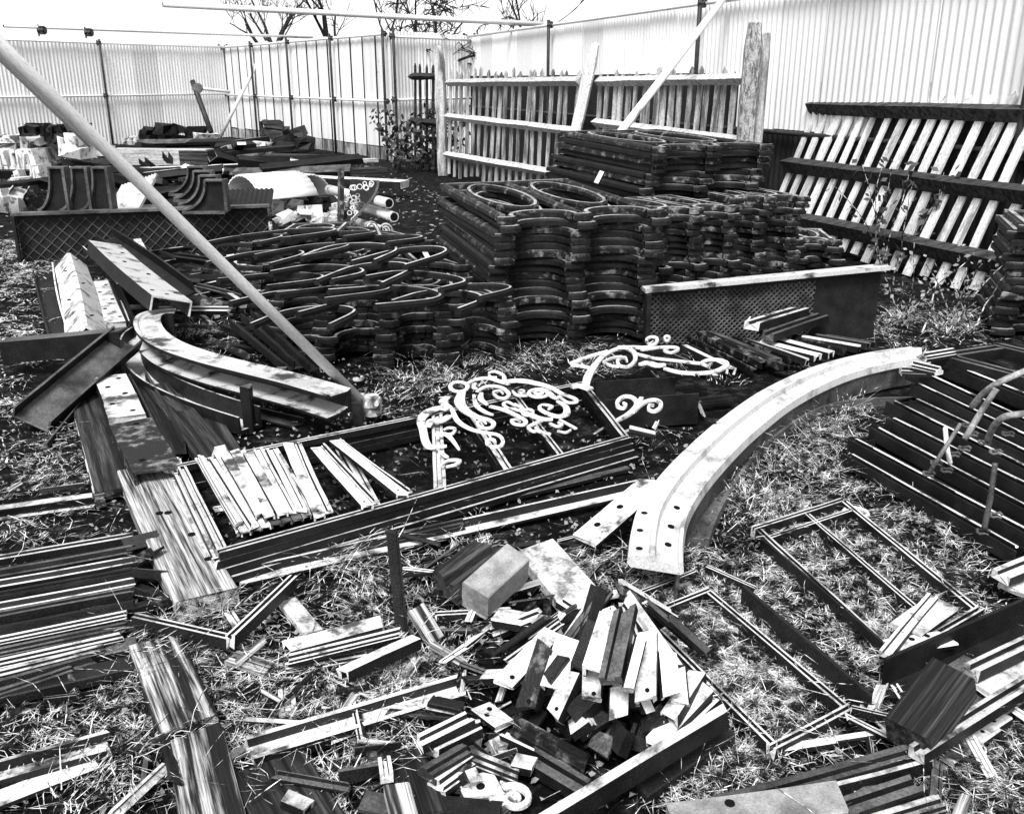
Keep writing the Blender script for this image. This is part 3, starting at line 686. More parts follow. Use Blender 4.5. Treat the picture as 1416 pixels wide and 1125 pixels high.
B('channel_beam', 'dark channel directly behind the big pale speckled channel', 'beam', 148, 325, .28, 256, 402, .24, 'up', .16, .10, 'darksteel', .3)
B('angle_bar', 'thin white bar along the lower edge of the big pale channel', 'bar', 118, 340, .2, 165, 385, .18, 'angle', .05, .04, 'whitemetal')
B('channel_beam', 'pale-topped channel pointing left, upper arm of the crossed pair', 'beam', 8, 470, .06, 172, 455, .16, 'side', .12, .13, 'greysteel', 0, None, (), .1)
B('channel_beam', 'dark channel slanting down left, lower arm of the crossed pair', 'beam', 40, 578, .04, 172, 466, .20, 'up', .19, .07, 'greysteel', .45)
B('angle_bar', 'thin bar in shadow below the dark slanting channel', 'bar', 60, 612, .0, 150, 505, .05, 'angle', .05, .05, 'greysteel')
# curved girders
def curved(name, label, cat, px, z, pr, mat, k=6, holes=(), scale=None):
    pts = [P(x, y, z+dz) for x, y, dz in px]; pts = smooth_path(pts, k)
    mb = MB(); mb.add(sweep(pts, pr)); o = mb.obj(name, mat); tag(o, label, cat)
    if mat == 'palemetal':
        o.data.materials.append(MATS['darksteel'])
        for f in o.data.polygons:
            if f.normal.z < .5: f.material_index = 1  # shade painted on: side and under faces get the dark colour
    return o, pts
gp = [(a*.78, b*.75) for a, b in [(-.10,-.14),(.10,-.14),(.10,-.125),(.0,-.12),(-.07,-.10),(-.07,-.01),(.05,-.012),(.05,-.005),(.10,-.005),(.10,.02),(.07,.02),(.06,.006),(-.07,.006),(-.10,.02)]]
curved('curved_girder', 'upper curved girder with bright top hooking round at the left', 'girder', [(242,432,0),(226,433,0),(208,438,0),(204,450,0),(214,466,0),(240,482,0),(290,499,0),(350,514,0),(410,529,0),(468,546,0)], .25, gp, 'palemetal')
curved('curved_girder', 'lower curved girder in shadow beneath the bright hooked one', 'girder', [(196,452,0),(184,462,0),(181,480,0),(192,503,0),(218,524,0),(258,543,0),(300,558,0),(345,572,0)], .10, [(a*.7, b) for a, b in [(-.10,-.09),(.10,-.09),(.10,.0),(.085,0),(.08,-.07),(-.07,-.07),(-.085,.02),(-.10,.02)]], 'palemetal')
B('angle_bar', 'pale-edged dark angle in front of the hooked girder end', 'bar', 362, 532, .04, 470, 552, .02, 'angle2', .12, .06, 'greysteel')
B('angle_bar', 'lowest pale-edged angle below the curved girders', 'bar', 312, 556, .02, 412, 580, .0, 'angle2', .10, .05, 'greysteel')
for x, y, l in ((396, 508, 'right'), (347, 533, 'left')):
    p = P(x, y, .24); q = V((p.x, p.y, 0))
    bar('iron_stub', 'short upright iron stub with bright top on the curved girders, %s one' % l, 'stub', q, q+Z*.24, 'plank', .055, .05, 'greysteel')
for i, (a, b, c, d) in enumerate(((322,440,398,502),(338,432,412,498),(352,428,432,502))):
    B('angle_bar', 'thin dark bar under the slanting pole, %s from the left of three' % ORD[i], 'bar', a, b, .12, c, d, .05, 'angle', .06, .05, 'darksteel', 0, 'thin bars under the pole')
# tangle of thin bars right of the big pale channel
for i, (a, b, z1, c, d, z2, w, k, mt) in enumerate(((190,330,.25,215,372,.2,.07,'plank','whitemetal'),(205,345,.2,262,338,.2,.06,'angle','palemetal'),(215,362,.15,275,352,.15,.05,'angle','whitemetal'),(232,382,.15,290,374,.15,.05,'angle','palemetal'),(245,395,.12,300,382,.12,.05,'glaz','whitemetal'),(258,408,.1,318,396,.1,.06,'angle','palemetal'),(238,368,.2,298,418,.08,.04,'angle','greysteel'),(282,412,.08,330,408,.06,.05,'angle','palemetal'),(292,420,.05,340,428,.03,.05,'angle','greysteel'),(258,420,.03,300,432,.03,.05,'plank','whitemetal'),(268,428,.02,292,446,.0,.05,'plank','palemetal'),(316,405,.2,335,418,.18,.05,'plank','whitemetal'),(318,352,.3,372,396,.22,.06,'down','whitemetal'),(330,372,.25,384,420,.15,.05,'angle','palemetal'))):
    B('glazing_bar', 'thin pale bar, %s of the tangle under the slanting pole' % ORD[i], 'bar', a, b, z1, c, d, z2, k, w, .04, mt, U(-.3,.3), 'tangle of thin bars')
for i in range(26):
    x, y = U(185, 430), U(335, 490); z = max(0, .25-(y-335)*.0016); an = U(-.5,.9)
    p = P(x, y, z); q = V((math.cos(an), -abs(math.sin(an)), U(-.15,.05)))*U(.12,.4)
    p.z = max(p.z, .02); a, b = p-q, p+q; a.z = max(a.z, .0); b.z = max(b.z, .0)
    bar('scrap_strip', 'thin iron strip, %s scattered around the curved girders and slanting pole' % ORD[i], 'strip', a, b, random.choice(('angle','glaz','plank','groove')), U(.03,.07), U(.02,.05), random.choice(('darksteel','greysteel','castiron','palemetal','castworn')), U(-.6,.6), 'strips around the curved girders', None, (), .5, .01)
for i in range(34):
    x, y = U(-10, 340), U(203, 292); p = P(x, y, U(.05,.4)); an = U(0, PI); q = V((math.cos(an), math.sin(an)*.6, U(-.2,.2)))*U(.2,.8)
    bar('far_scrap', 'loose scrap bar, %s of the jumble across the far left yard' % ORD[i], 'bar', p-q, p+q, random.choice(('angle','plank','down','up')), U(.08,.2), U(.04,.12), random.choice(('darksteel','greysteel','castiron','palemetal','whitemetal','castiron')), U(-.6,.6), 'jumble of the far left yard', None, (), .5, .01)
for i in range(34):
    x, y = U(110, 440), U(197, 250); p = P(x, y, U(.05,.35)); an = U(-.5,.5); q = V((math.cos(an), math.sin(an), U(-.15,.15)))*U(.3,1.1)
    bar('far_scrap', 'low scrap length, %s of those strewn before the far corner' % ORD[i], 'bar', p-q, p+q, random.choice(('angle','plank','down','up')), U(.1,.25), U(.05,.14), random.choice(('darksteel','greysteel','castiron','palemetal','whitemetal','castiron')), U(-.5,.5), 'scrap strewn before the far corner', None, (), .5, .01)
# planks and beams on the ground at left
B('timber_plank', 'dark wide plank left of the white speckled beam end', 'plank', 118, 545, .01, 160, 675, .01, 'plank', .16, .04, 'darktimber')
B('angle_bar', 'pale rusty edge strip along the left of the dark wide plank', 'bar', 104, 560, .0, 138, 690, .0, 'plank', .05, .05, 'palemetal')
B('channel_beam', 'white speckled beam end below the crossed pair', 'beam', 152, 518, .07, 176, 575, .07, 'plank', .17, .05, 'palemetal', 0, None, H2)
B('channel_beam', 'rusty beam with bright end continuing below the white speckled one', 'beam', 180, 582, .07, 218, 648, .07, 'down', .19, .06, 'castworn', 0, None, ((.08,.1),(.8,-.2)))
B('timber_plank', 'dark plank running down between the beams', 'plank', 190, 515, .03, 240, 612, .03, 'up', .10, .06, 'darktimber')
B('timber_plank', 'very dark wide board beneath the curved girders', 'plank', 215, 530, .02, 300, 640, .02, 'plank', .13, .05, 'darktimber')
B('timber_plank', 'narrow dark board right of the very dark wide board', 'plank', 290, 575, .0, 330, 640, .0, 'plank', .10, .04, 'darktimber')
B('timber_plank', 'long worn plank running beside the very dark board', 'plank', 236, 545, .03, 318, 636, .0, 'plank', .09, .05, 'darktimber')
B('timber_plank', 'broad sunlit timber with knots leading to the bundle of bars', 'plank', 196, 645, .0, 286, 822, .0, 'plank', .20, .07, 'timber', 0, None, ((.42,-.1),(.43,.05),(.62,.25),(.8,.3)))
B('timber_plank', 'split timber with white patches in the left foreground', 'plank', 212, 885, .0, 262, 1000, .0, 'plank', .15, .05, 'oldtimber')
B('timber_plank', 'nearest white-patched timber at the bottom edge on the left', 'plank', 268, 1012, .0, 300, 1150, .0, 'plank', .14, .05, 'oldtimber')
for x, y, l in ((238, 634, 'left'), (306, 618, 'right')):
    p = P(x, y, .12); lump('small white block behind the bar bundle, %s of two' % l, V((p.x, p.y, .06)), .07, .08, .06, .3, 'whitemetal', 'small white blocks', 'white_block')
B('rail_bar', 'narrow iron rail lying on the soil at the left edge', 'rail', -20, 704, .0, 128, 684, .0, 'ibeam', .06, .07, 'palemetal')
# bundle of long mouldings at the left edge
for i in range(13):
    y0 = 772+i*16; y1 = 738+i*15.2; x1 = 188-(i*1.5 if i < 9 else (i-8)*22)+U(-4,6)
    mt = ('palemetal','greysteel','whitemetal','darksteel','palemetal','greysteel','darksteel','whitemetal','greysteel','whitemetal','palemetal','greysteel','greysteel')[i]
    B('long_moulding', 'long moulded iron bar, %s from the back of the bundle at the left edge' % ORD[i], 'moulding', -60, y0+8, .06-abs(i-5)*.004, x1, y1, .055-abs(i-5)*.004, random.choice(('mould','glaz','groove','mould')), .042, .026, mt, U(-.12,.12), 'long mouldings at the left edge', skew=.4)
for i in range(7):
    y0 = 790+i*28; y1 = 752+i*26
    B('long_moulding', 'under bar, %s from the back beneath the long mouldings' % ORD[i], 'moulding', -60, y0+10, .005, 192-U(0,14), y1+4, .005, 'plank', .07, .035, ('darksteel','greysteel')[i % 2], 0, 'under bars of the left bundle')
for i, (x, y, a) in enumerate(((196,752,.5),(204,772,-.4),(210,795,.2),(200,815,-.6),(208,832,.5))):
    p = P(x, y, .05); d = V((math.cos(a), math.sin(a), 0))*.06
    bar('iron_scrap', 'dark twisted scrap at the ends of the long mouldings, %s from the back' % ORD[i], 'scrap', p-d+Z*U(-.04,.02), p+d+Z*U(-.02,.05), 'angle', .06, .03, ('darksteel','castworn','greysteel')[i % 3], U(-.8,.8), 'scrap at the moulding ends')
B('channel_beam', 'pale channel lying alone in the grass at lower left', 'beam', -30, 1072, .0, 150, 1022, .0, 'up', .085, .04, 'palemetal')
B('channel_beam', 'flat pale bar nearest the camera at lower left', 'beam', -30, 1112, .0, 128, 1052, .0, 'plank', .06, .02, 'palemetal')

# ================================================================ CENTRE: PILE OF RECTANGULAR FRAMES
def frame(label, pts, w, h, mat, kind='groove', cross=(), name='rectangular_casting', group=None, kinds=None):
    c = sum(pts, V((0,0,0)))/4; t = thing(name, label, 'frame', V((c.x, c.y, min(p.z for p in pts))), group)
    for i in range(4):
        a, b = pts[i], pts[(i+1) % 4]; d = (b-a).normalized()
        if i % 2 == 0: bar('rail', None, None, a-d*w*.5, b+d*w*.5, kind, w, h, mat, 0, None, t, wob=.001, skew=.05)
        else: bar('rail', None, None, a+d*w*.52, b-d*w*.52, kind, w, h*.97, mat, 0, None, t, wob=.001, skew=.05)
    for (i, f, j, g, ww, mm) in cross:                           # from side i at f to side j at g
        a = pts[i].lerp(pts[(i+1) % 4], f); b = pts[j].lerp(pts[(j+1) % 4], g); d = (b-a).normalized()
        bar('cross_bar', None, None, a+d*w*.52, b-d*w*.52, kind, ww, h*.93, mm or mat, 0, None, t, wob=.001, skew=.05)
    return t
FZ = .027
q0 = [P(308, 757, .14), P(866, 602, .14), P(806, 527, .14), P(250, 640, .14)]
q0 = [V((p.x, p.y, 0)) for p in q0]
names = ['bottom', 'second from the bottom', 'second from the top', 'top']
for k in range(4):
    ds = V((U(-.03,.03), U(-.03,.03), 0)) if k < 3 else V((0,0,0))
    qc = sum(q0, V((0,0,0)))/4
    pts = [p+(p-qc).normalized()*(.012*(3-k))+ds*.5+Z*(.01+k*(FZ+.005)) for p in q0]
    cr = ((0,.47,2,.42,.05,'palemetal'),(0,.80,2,.2,.03,None)) if k == 3 else ((0,.33,2,.66,.04,None),(0,.66,2,.33,.04,None))
    frame('long rectangular iron frame, %s of the central pile of frames' % names[k], pts, .034 if k == 3 else .040, FZ, 'palemetal', 'groove', cr, group='central pile of frames')
TOP = .01+4*(FZ+.005)
# glazing bars lying across its left end
for i in range(15):
    f = i/14; lay = 0 if i % 2 == 0 else 1
    B('glazing_bar', 'bright short bar, %s from the left in the bundle on the frame pile' % ORD[i], 'bar', 272+f*108+U(-3,3), 632-f*14+U(-4,4), TOP+.022*lay, 328+f*98+U(-6,6), 722-f*22+U(-7,7), TOP+.022*lay, random.choice(('glaz','down','groove','mould')), .05, .022, random.choice(('whitemetal','palemetal','whitemetal')), U(-.1,.1), 'bundle of short bars on the frame pile', skew=.6)
for i in range(7):
    f = i/6
    B('glazing_bar', 'half-hidden bar, %s from the left under the bundle on the frame pile' % ORD[i], 'bar', 285+f*100, 650-f*14, TOP+.001, 340+f*85, 735-f*22, TOP-.001, 'down', .045, .02, random.choice(('palemetal','greysteel')), 0, 'lower layer of the bundle')
for i, (a, b, c, d, l) in enumerate(((398,612,442,712,'left bar of the first loose pair'),(412,610,455,704,'right bar of the first loose pair'),(436,618,508,698,'left bar of the second loose pair'),(447,612,520,690,'middle bar of the second loose pair'),(462,608,556,682,'right bar of the second loose pair, slanting most'),(470,606,566,676,'narrow edge bar of the second loose pair'))):
    B('glazing_bar', 'bright bar lying on the frame pile, '+l, 'bar', a, b, TOP+.001, c, d, TOP+.001, 'glaz' if i % 2 else 'down', (.055,.04,.055,.035,.055,.03)[i], .024, 'whitemetal', 0, 'loose bars on the frame pile', ((.95,.0),), .5)
B('long_bar', 'long pale-topped bar lying in front of the central frame pile', 'bar', 330, 790, .0, 888, 666, .03, 'angle2', .075, .06, 'palemetal', 0, None, (), .2, .001)
B('long_bar', 'dark bar propped under the long pale-topped bar', 'bar', 385, 772, .0, 640, 716, .03, 'mould', .06, .05, 'greysteel', 0, None, (), .2, .001)
B('long_bar', 'thin dark strip between the frame pile and the long bar', 'bar', 480, 738, .0, 870, 645, .0, 'plank', .05, .03, 'greysteel', 0, None, (), .2, .001)
# stake
sp = P(556, 880, 0)
bar('iron_stake', 'dark upright stake with pale tip in front of the frame pile', 'stake', sp-Z*.03, P(541, 735, .31)*1, 'angle', .035, .03, 'darksteel')

# ---- scrollwork
def scrolls(label, ox, oy, sc, z, th, curves, name='scrollwork', cat='scrollwork', mat='scrollpaint', legs=()):
    pp = lambda x, y, dz=0: P(ox+x/sc, oy+y/sc, z+dz)
    allp = [pp(x, y) for c in curves for x, y in c[0]]
    c0 = sum(allp, V((0,0,0)))/len(allp); t = thing(name, label, cat, c0)
    for i, (pts, ws) in enumerate(curves):
        dz = (i % 7)*.0025
        closed = ws[0] == 'ring'
        if closed:
            (cx, cy), (rx, ry) = pts; w = ws[1]*.75
            path = [pp(cx+rx*math.cos(2*PI*k/20), cy+ry*math.sin(2*PI*k/20), dz) for k in range(20)]; sc_ = [w/.04]*20
        else:
            path = smooth_path([pp(x, y, dz) for x, y in pts], 5); n = len(path)
            sc_ = []
            for k in range(n):
                f = k/(n-1)*(len(ws)-1); j = min(int(f), len(ws)-2); sc_.append((ws[j]+(ws[j+1]-ws[j])*(f-j))*.72/.04)
        pr = [(-.02,0),(.02,0),(.02,th*.7),(.016,th),(.004,th*.93),(-.004,th*.93),(-.016,th),(-.02,th*.7)]
        v, f = sweep(path, pr, closed, [(q, 1) for q in sc_])
        mb = MB(); mb.add((v, f)); mb.obj('scroll', mat, t)
    return t
S1 = [
 ([(330,605),(270,590),(180,620),(125,685),(140,760),(160,850),(195,895),(260,890),(325,888)],(.03,.06,.07,.055,.05,.05,.05,.03,.02)),
 ([(170,735),(210,690),(280,690),(350,650)],(.05,.06,.06,.05)),
 ([(330,505),(295,545),(345,590)],(.045,.06,.05)),
 ([(235,800),(330,800),(422,915)],(.035,.035,.012)),
 ([(305,760),(345,745),(390,755),(370,790),(320,795)],(.012,.015,.02,.02,.015)),
 ([(365,600),(410,690),(500,750),(600,780),(720,800),(762,845),(745,885),(690,893),(640,870),(645,840),(690,838),(705,860)],(.03,.035,.03,.025,.02,.022,.025,.025,.022,.02,.015,.012)),
 ([(445,465),(425,540),(470,610),(560,660),(650,682),(690,712),(668,745),(600,745),(562,712),(600,690),(630,712)],(.05,.075,.065,.05,.035,.03,.025,.022,.02,.018,.012)),
 ([(535,490),(555,570),(620,620),(685,645)],(.02,.035,.03,.012)),
 ([(420,425),(68,38)],('ring',.028)),
 ([(475,410),(540,372),(650,358),(750,388),(810,405)],(.02,.035,.045,.04,.03)),
 ([(560,462),(640,422),(740,428),(805,475),(785,512),(722,508),(688,470),(735,455),(762,480)],(.025,.035,.035,.032,.028,.024,.02,.016,.012)),
 ([(772,375),(765,335),(705,308),(660,315),(662,348),(715,352)],(.035,.028,.025,.022,.018,.012)),
 ([(545,400),(535,430),(560,440)],(.02,.03,.02)),
 ([(770,385),(900,378),(1020,398),(1130,430),(1220,480),(1320,518),(1330,545),(1260,546),(1195,498)],(.05,.075,.06,.045,.035,.03,.025,.022,.02)),
 ([(595,475),(590,520),(640,565)],(.025,.045,.02)),
 ([(835,458),(870,490),(955,495)],(.012,.025,.02)),
 ([(905,462),(20,10)],('ring',.02)),
 ([(1040,475),(76,32)],('ring',.026)),
 ([(1040,470),(30,14)],('ring',.022)),
 ([(1100,455),(1150,500),(1185,520)],(.04,.045,.02)),
 ([(1185,538),(1250,580),(1252,640),(1180,655),(1090,625),(1045,590),(1080,566),(1145,580),(1115,602)],(.02,.04,.05,.045,.032,.026,.022,.02,.014)),
 ([(660,578),(760,602),(850,640),(935,690),(922,722),(855,716),(828,690),(868,680),(895,700)],(.025,.035,.035,.03,.026,.024,.02,.016,.012)),
 ([(860,575),(800,545),(765,562),(800,592),(850,598),(890,610),(905,590),(850,560)],(.014,.02,.022,.024,.024,.024,.022,.02)),
 ([(900,615),(980,645),(1060,675),(1150,680)],(.02,.045,.05,.03)),
 ([(955,625),(42,24)],('ring',.018)),
 ([(1060,690),(990,722),(960,745),(1000,775),(1035,758),(1010,745)],(.03,.028,.024,.02,.016,.012)),
 ([(1030,768),(1085,785),(1135,795)],(.02,.03,.012)),
 ([(1125,710),(1180,735),(1222,722),(1190,703)],(.015,.02,.018,.012)),
 ([(1185,770),(1250,782),(1290,762)],(.01,.016,.012)),
 ([(1200,680),(1330,752)],(.012,.02)),
 ([(280,1040),(340,1000),(420,1000),(400,1030),(320,1050)],(.015,.022,.03,.022,.015)),
 ([(270,930),(330,975)],(.02,.02)),
]
scrolls('large white scrollwork panel of curling iron lying on the frame pile', 560, 460, 5.624, TOP+.008, .009, S1, 'scrollwork')
S2 = [
 ([(165,610),(185,520),(240,430),(300,362),(390,310),(480,285)],(.05,.06,.05,.04,.035,.05)),
 ([(60,600),(120,590),(205,615)],(.035,.05,.06)),
 ([(470,290),(540,325),(552,390),(500,440),(430,432),(418,392),(470,368),(490,400)],(.05,.04,.032,.03,.028,.025,.02,.014)),
 ([(305,405),(380,372),(450,362)],(.014,.02,.02)),
 ([(315,412),(370,435),(430,440)],(.014,.016,.02)),
 ([(420,290),(540,290),(640,290),(710,262),(722,222),(680,208),(640,232),(662,262),(692,245)],(.04,.06,.03,.028,.026,.024,.02,.016,.012)),
 ([(600,310),(750,290),(860,290),(885,310),(830,332),(778,316),(810,302)],(.03,.03,.03,.025,.022,.018,.012)),
 ([(560,340),(700,375),(850,392),(1000,410),(1060,415)],(.03,.025,.022,.025,.03)),
 ([(780,455),(900,485),(1050,492),(1180,475),(1262,430),(1230,392),(1130,388),(1072,410),(1110,432),(1150,415)],(.025,.04,.04,.038,.045,.035,.028,.022,.018,.012)),
 ([(590,425),(650,410),(720,430),(785,425)],(.03,.06,.07,.03)),
 ([(800,220),(20,18)],('ring',.016)),
 ([(60,415),(200,360),(340,320)],(.04,.03,.02)),
 ([(60,425),(150,440),(200,450)],(.03,.025,.02)),
]
scrolls('white scrollwork bracket with long tail lying beyond the frame pile', 780, 430, 5.624, .2, .013, S2, 'scrollwork_bracket')
S3 = [
 ([(408,862),(500,812),(562,752),(602,685)],(.02,.035,.04,.03)),
 ([(548,785),(562,722),(530,682),(470,674),(418,710),(420,752),(460,766),(482,740),(458,725)],(.03,.03,.028,.026,.026,.024,.02,.016,.012)),
 ([(530,795),(620,722),(700,700),(748,722),(746,762),(700,790),(658,775),(665,742),(698,745)],(.03,.03,.028,.028,.026,.024,.02,.016,.012)),
]
scrolls('small white double scroll at the right corner of the frame pile', 780, 430, 5.624, .24, .013, S3, 'double_scroll')
# dark frames and litter behind the scrollwork
B('iron_support', 'dark low box frame under the long-tailed scrollwork', 'frame', 830, 540, .0, 950, 532, .0, 'up', .3, .16, 'darksteel')
B('iron_support', 'dark bar leaning beneath the scroll tail', 'bar', 905, 512, .05, 945, 560, .0, 'angle', .06, .05, 'greysteel')
B('iron_support', 'dark sloping bars right of the scroll tail', 'bar', 925, 555, .02, 1010, 545, .02, 'mould', .08, .06, 'darksteel')
B('iron_support', 'small pale offcut at the right end of the frame pile', 'offcut', 870, 590, .22, 905, 598, .2, 'plank', .06, .03, 'palemetal')
# thin bars in front of the lattice plate
rows = [(955,462,1040,505),(968,458,1060,500),(985,458,1078,496),(1000,470,1085,505),(1015,462,1100,492),(1035,468,1118,496),(1052,470,1130,490),(1075,466,1150,486),(1092,462,1168,482),(1110,464,1185,478),(1128,462,1200,474),(1148,460,1212,470),(945,476,1010,508),(930,488,990,512)]
for i, (a, b, c, d) in enumerate(rows):
    B('glazing_bar', 'thin bar, %s in the row spread before the lattice plate' % ORD[i], 'bar', a+U(-3,3), b, .06, c+U(-3,3), d, .04, random.choice(('glaz','angle','down')), .055, .04, random.choice(('palemetal','whitemetal','greysteel','castworn')), U(-.2,.2), 'row of thin bars before the lattice plate', skew=.4)
B('channel_bar', 'pale channel propped on the thin bars against the lattice plate', 'bar', 1040, 445, .18, 1110, 424, .18, 'groove', .10, .05, 'palemetal')
B('channel_bar', 'second pale channel in front of the propped one', 'bar', 1062, 460, .12, 1138, 434, .14, 'groove', .09, .05, 'greysteel')
B('channel_bar', 'short white upright end plate of the propped channel', 'bar', 1034, 436, .22, 1052, 456, .12, 'plank', .03, .03, 'whitemetal')

# ---- great white curved beam
cp = [(890,768,0),(893,735,0),(903,700,0),(928,662,0),(965,622,0),(1010,582,0),(1070,540,0),(1140,508,0),(1210,490,0),(1268,482,0)]
pr = [(a*.82, b) for a, b in [(-.065,-.03),(-.06,0),(.02,0),(.026,.014),(.044,.014),(.05,-.012),(.135,-.03),(.14,-.014),(.155,-.014),(.162,-.05),(.15,-.06),(-.05,-.045)]]
o, pts = curved('curved_beam', 'great white curved beam with bolt holes sweeping up through the centre right', 'beam', cp, .18, pr, 'beampaint', 7)
o.data.polygons.foreach_set('use_smooth', [False]*len(o.data.polygons))
base = o.matrix_world.translation.copy()
wv, wf = sweep(pts, [(.105,-.17),(.115,-.17),(.122,-.052),(.112,-.052)])
put('web', mesh('web', [v-base for v in wv], wf, 'greysteel'), M.Translation(base), o)
for x, y, dz, hn in ((891,709,.18,0),(885,733,.18,0),(884,758,.18,0),(936,701,.162,1),(928,727,.162,1),(924,752,.162,1),(988,585,.18,0),(1049,558,.18,0)):
    p = P(x, y, dz+.0)
    if hn == 0: disc(None, *(p-base), .012, o)
    else:
        h = disc(None, *(p-base), .012, o); h.rotation_euler = (0, .2, 0)
curved('curved_flange', 'grey lower flange curving beneath the great white beam', 'beam', [(962,742,0),(980,700,0),(1015,645,0),(1065,595,0),(1125,560,0),(1185,548,0),(1258,545,0)], .05, [(-.05,-.05),(.05,-.05),(.05,.0),(.035,.0),(.03,-.035),(-.05,-.03)], 'greysteel')
B('iron_plate', 'white flat plate with two holes left of the beam end', 'plate', 808, 745, .05, 905, 662, .16, 'plank', .115, .018, 'whitemetal', 0, None, ((.22,.1),(.52,.05)), .5)

# ================================================================ RIGHT: STEPPED STACK OF FRAMES
steps = [((1178,634),(1404,762)),((1184,613),(1425,742)),((1214,597),(1430,712)),((1236,584),(1440,686)),((1236,560),(1440,662)),((1268,558),(1440,640)),((1270,536),(1440,618)),((1264,514),(1440,596)),((1298,502),(1440,560)),((1306,494),(1440,530))]
for k, ((a, b), (c, d)) in enumerate(steps):
    z = .05+k*.042; A, Bq = P(a, b, z), P(c, d, z); dep = (P(1385, 482, .4)-P(1306, 494, .4))*(.55 if k < 9 else 1.0)
    pts = [A, Bq, Bq+dep, A+dep]
    fr = frame('long iron frame, %s from the bottom of the stepped stack on the right' % ORD[k], [p-Z*.04 for p in pts], .055 if k < 9 else .07, .055, 'darksteel' if k < 9 else 'greysteel', 'up' if k < 9 else 'groove', (), group='stepped stack of frames')
    if k < 9:
        e_ = (Bq-A).normalized(); 
        bar('highlight_strip', None, None, A+Z*.0155, Bq+Z*.0155, 'plank', .012, .008, 'whitemetal', 0, None, fr, wob=.0005)  # added bright strip, a highlight painted along the frame's top edge
for a, b, c, d, z, l in ((1264,499,1300,507,.45,'rounded pale iron finial at the front of the stepped stack end'),(1246,507,1290,509,.37,'flat pale iron finial jutting left from the stepped stack'),(1276,488,1318,481,.44,'rearmost pale iron finial beside the far end of the curved beam')):
    B('iron_cap', l, 'cap', a, b, z, c, d, z, 'mould', .07, .05, 'palemetal', 0, 'iron caps on the stepped stack')  # iron caps at the far end of the stepped stack
def rope(label, pts, r, mat='rope', name='bent_tube', cat='tube'):
    path = smooth_path([D(x, y, Yd) if False else P(x, y, z) for x, y, z in pts], 8)
    mb = MB(); mb.add(sweep(path, ring(r, 8))); return tag(mb.obj(name, mat, None, True), label, cat)
rope('bent pale conduit curving over the stepped right stack at the edge', [(1344,562,.42),(1362,542,.5),(1385,527,.56),(1430,508,.6)], .013)
rope('straight pale conduit rising from the stepped right stack', [(1334,607,.36),(1355,572,.46),(1378,537,.56)], .012)
rope('short hooked conduit near the right edge of the stepped stack', [(1366,608,.36),(1374,590,.44),(1390,576,.5),(1425,571,.52)], .013)
rope('thin rod leaning on the stepped frames, left of the conduits', [(1284,655,.26),(1305,622,.36),(1328,586,.44)], .008, 'greysteel', 'thin_rod', 'rod')
rope('short white rod crossing the thin leaning rod', [(1307,592,.4),(1310,620,.36),(1314,640,.3)], .009, 'whitemetal', 'thin_rod', 'rod')
rope('thin upright rod at the front of the stepped stack', [(1376,640,.38),(1370,685,.26),(1361,730,.12)], .010, 'greysteel', 'thin_rod', 'rod')
for i, (x, y, z) in enumerate(((1285,655,.2),(1310,650,.2),(1320,628,.28),(1335,620,.3),(1345,600,.34),(1362,612,.32),(1378,625,.32),(1360,735,.08),(1378,712,.14),(1395,600,.36),(1296,640,.22),(1340,588,.36))):
    c = P(x, y, z+.02); mb = MB()
    rr = .022
    mb.add(sweep([c+V((rr*math.cos(q*PI/5), rr*math.sin(q*PI/5), .004*math.sin(q*2))) for q in range(9)], ring(.005, 5)))
    tag(mb.obj('wire_loop', 'greysteel'), 'small wire loop on the stepped right stack, %s of those along the rods' % ORD[i], 'wire', 'wire loops on the right stack')
B('pale_slab', 'bright slab at the right edge below the stepped stack', 'slab', 1385, 792, .08, 1440, 770, .08, 'groove', .07, .03, 'palemetal')
B('pale_slab', 'white plate end at the right edge just below that slab', 'slab', 1400, 812, .04, 1450, 790, .04, 'plank', .10, .02, 'whitemetal')

# ================================================================ RIGHT FOREGROUND: THIN FRAMES IN THE GRASS
fa = [P(1046, 728, .05), P(1165, 690, .05), P(1352, 842, .05), P(1240, 905, .05)]
frame('upper thin frame of slender bars lying in the grass on the right', [p-Z*.04 for p in fa], .026, .04, 'palemetal', 'groove', ((0,.55,2,.45,.02,None),(3,.90,1,.10,.02,None)), 'slender_casting')
fb = [P(890, 850, .05), P(978, 815, .05), P(1172, 978, .05), P(1072, 1030, .05)]
frame('lower thin frame of slender bars lying in the grass beside the heap', [p-Z*.035 for p in fb], .024, .035, 'palemetal', 'groove', (), 'slender_casting')
B('glazing_bar', 'thin bar running left from the corner of the lower thin frame', 'bar', 830, 838, .03, 962, 788, .02, 'groove', .022, .03, 'palemetal')
B('glazing_bar', 'short thin bar joining the corner of the lower thin frame', 'bar', 1178, 976, .04, 1238, 990, .04, 'groove', .022, .03, 'palemetal')
B('glazing_bar', 'slender bar from the upper corner of the lower thin frame', 'bar', 978, 782, .02, 1045, 812, .02, 'groove', .022, .03, 'palemetal')
B('flat_bar', 'white flat bar along the near edge of the lower thin frame', 'bar', 1066, 1034, .01, 1238, 1008, .01, 'plank', .035, .03, 'whitemetal')
B('angle_iron', 'long dark angle iron with grey flange slanting through the right grass', 'angle iron', 1042, 806, .0, 1222, 956, .0, 'angle', .09, .085, 'darksteel', 0, None, (), .1, .001)
B('angle_iron', 'dark angle iron running right from the corner to the frame edge', 'angle iron', 1238, 915, .02, 1450, 822, .03, 'angle2', .06, .10, 'darksteel', 0, None, (), .1, .001)
B('angle_iron', 'grey flange bar behind the slanting dark angle iron', 'angle iron', 1058, 742, .0, 1230, 888, .0, 'angle', .04, .06, 'darksteel', 0, None, (), .1, .001)
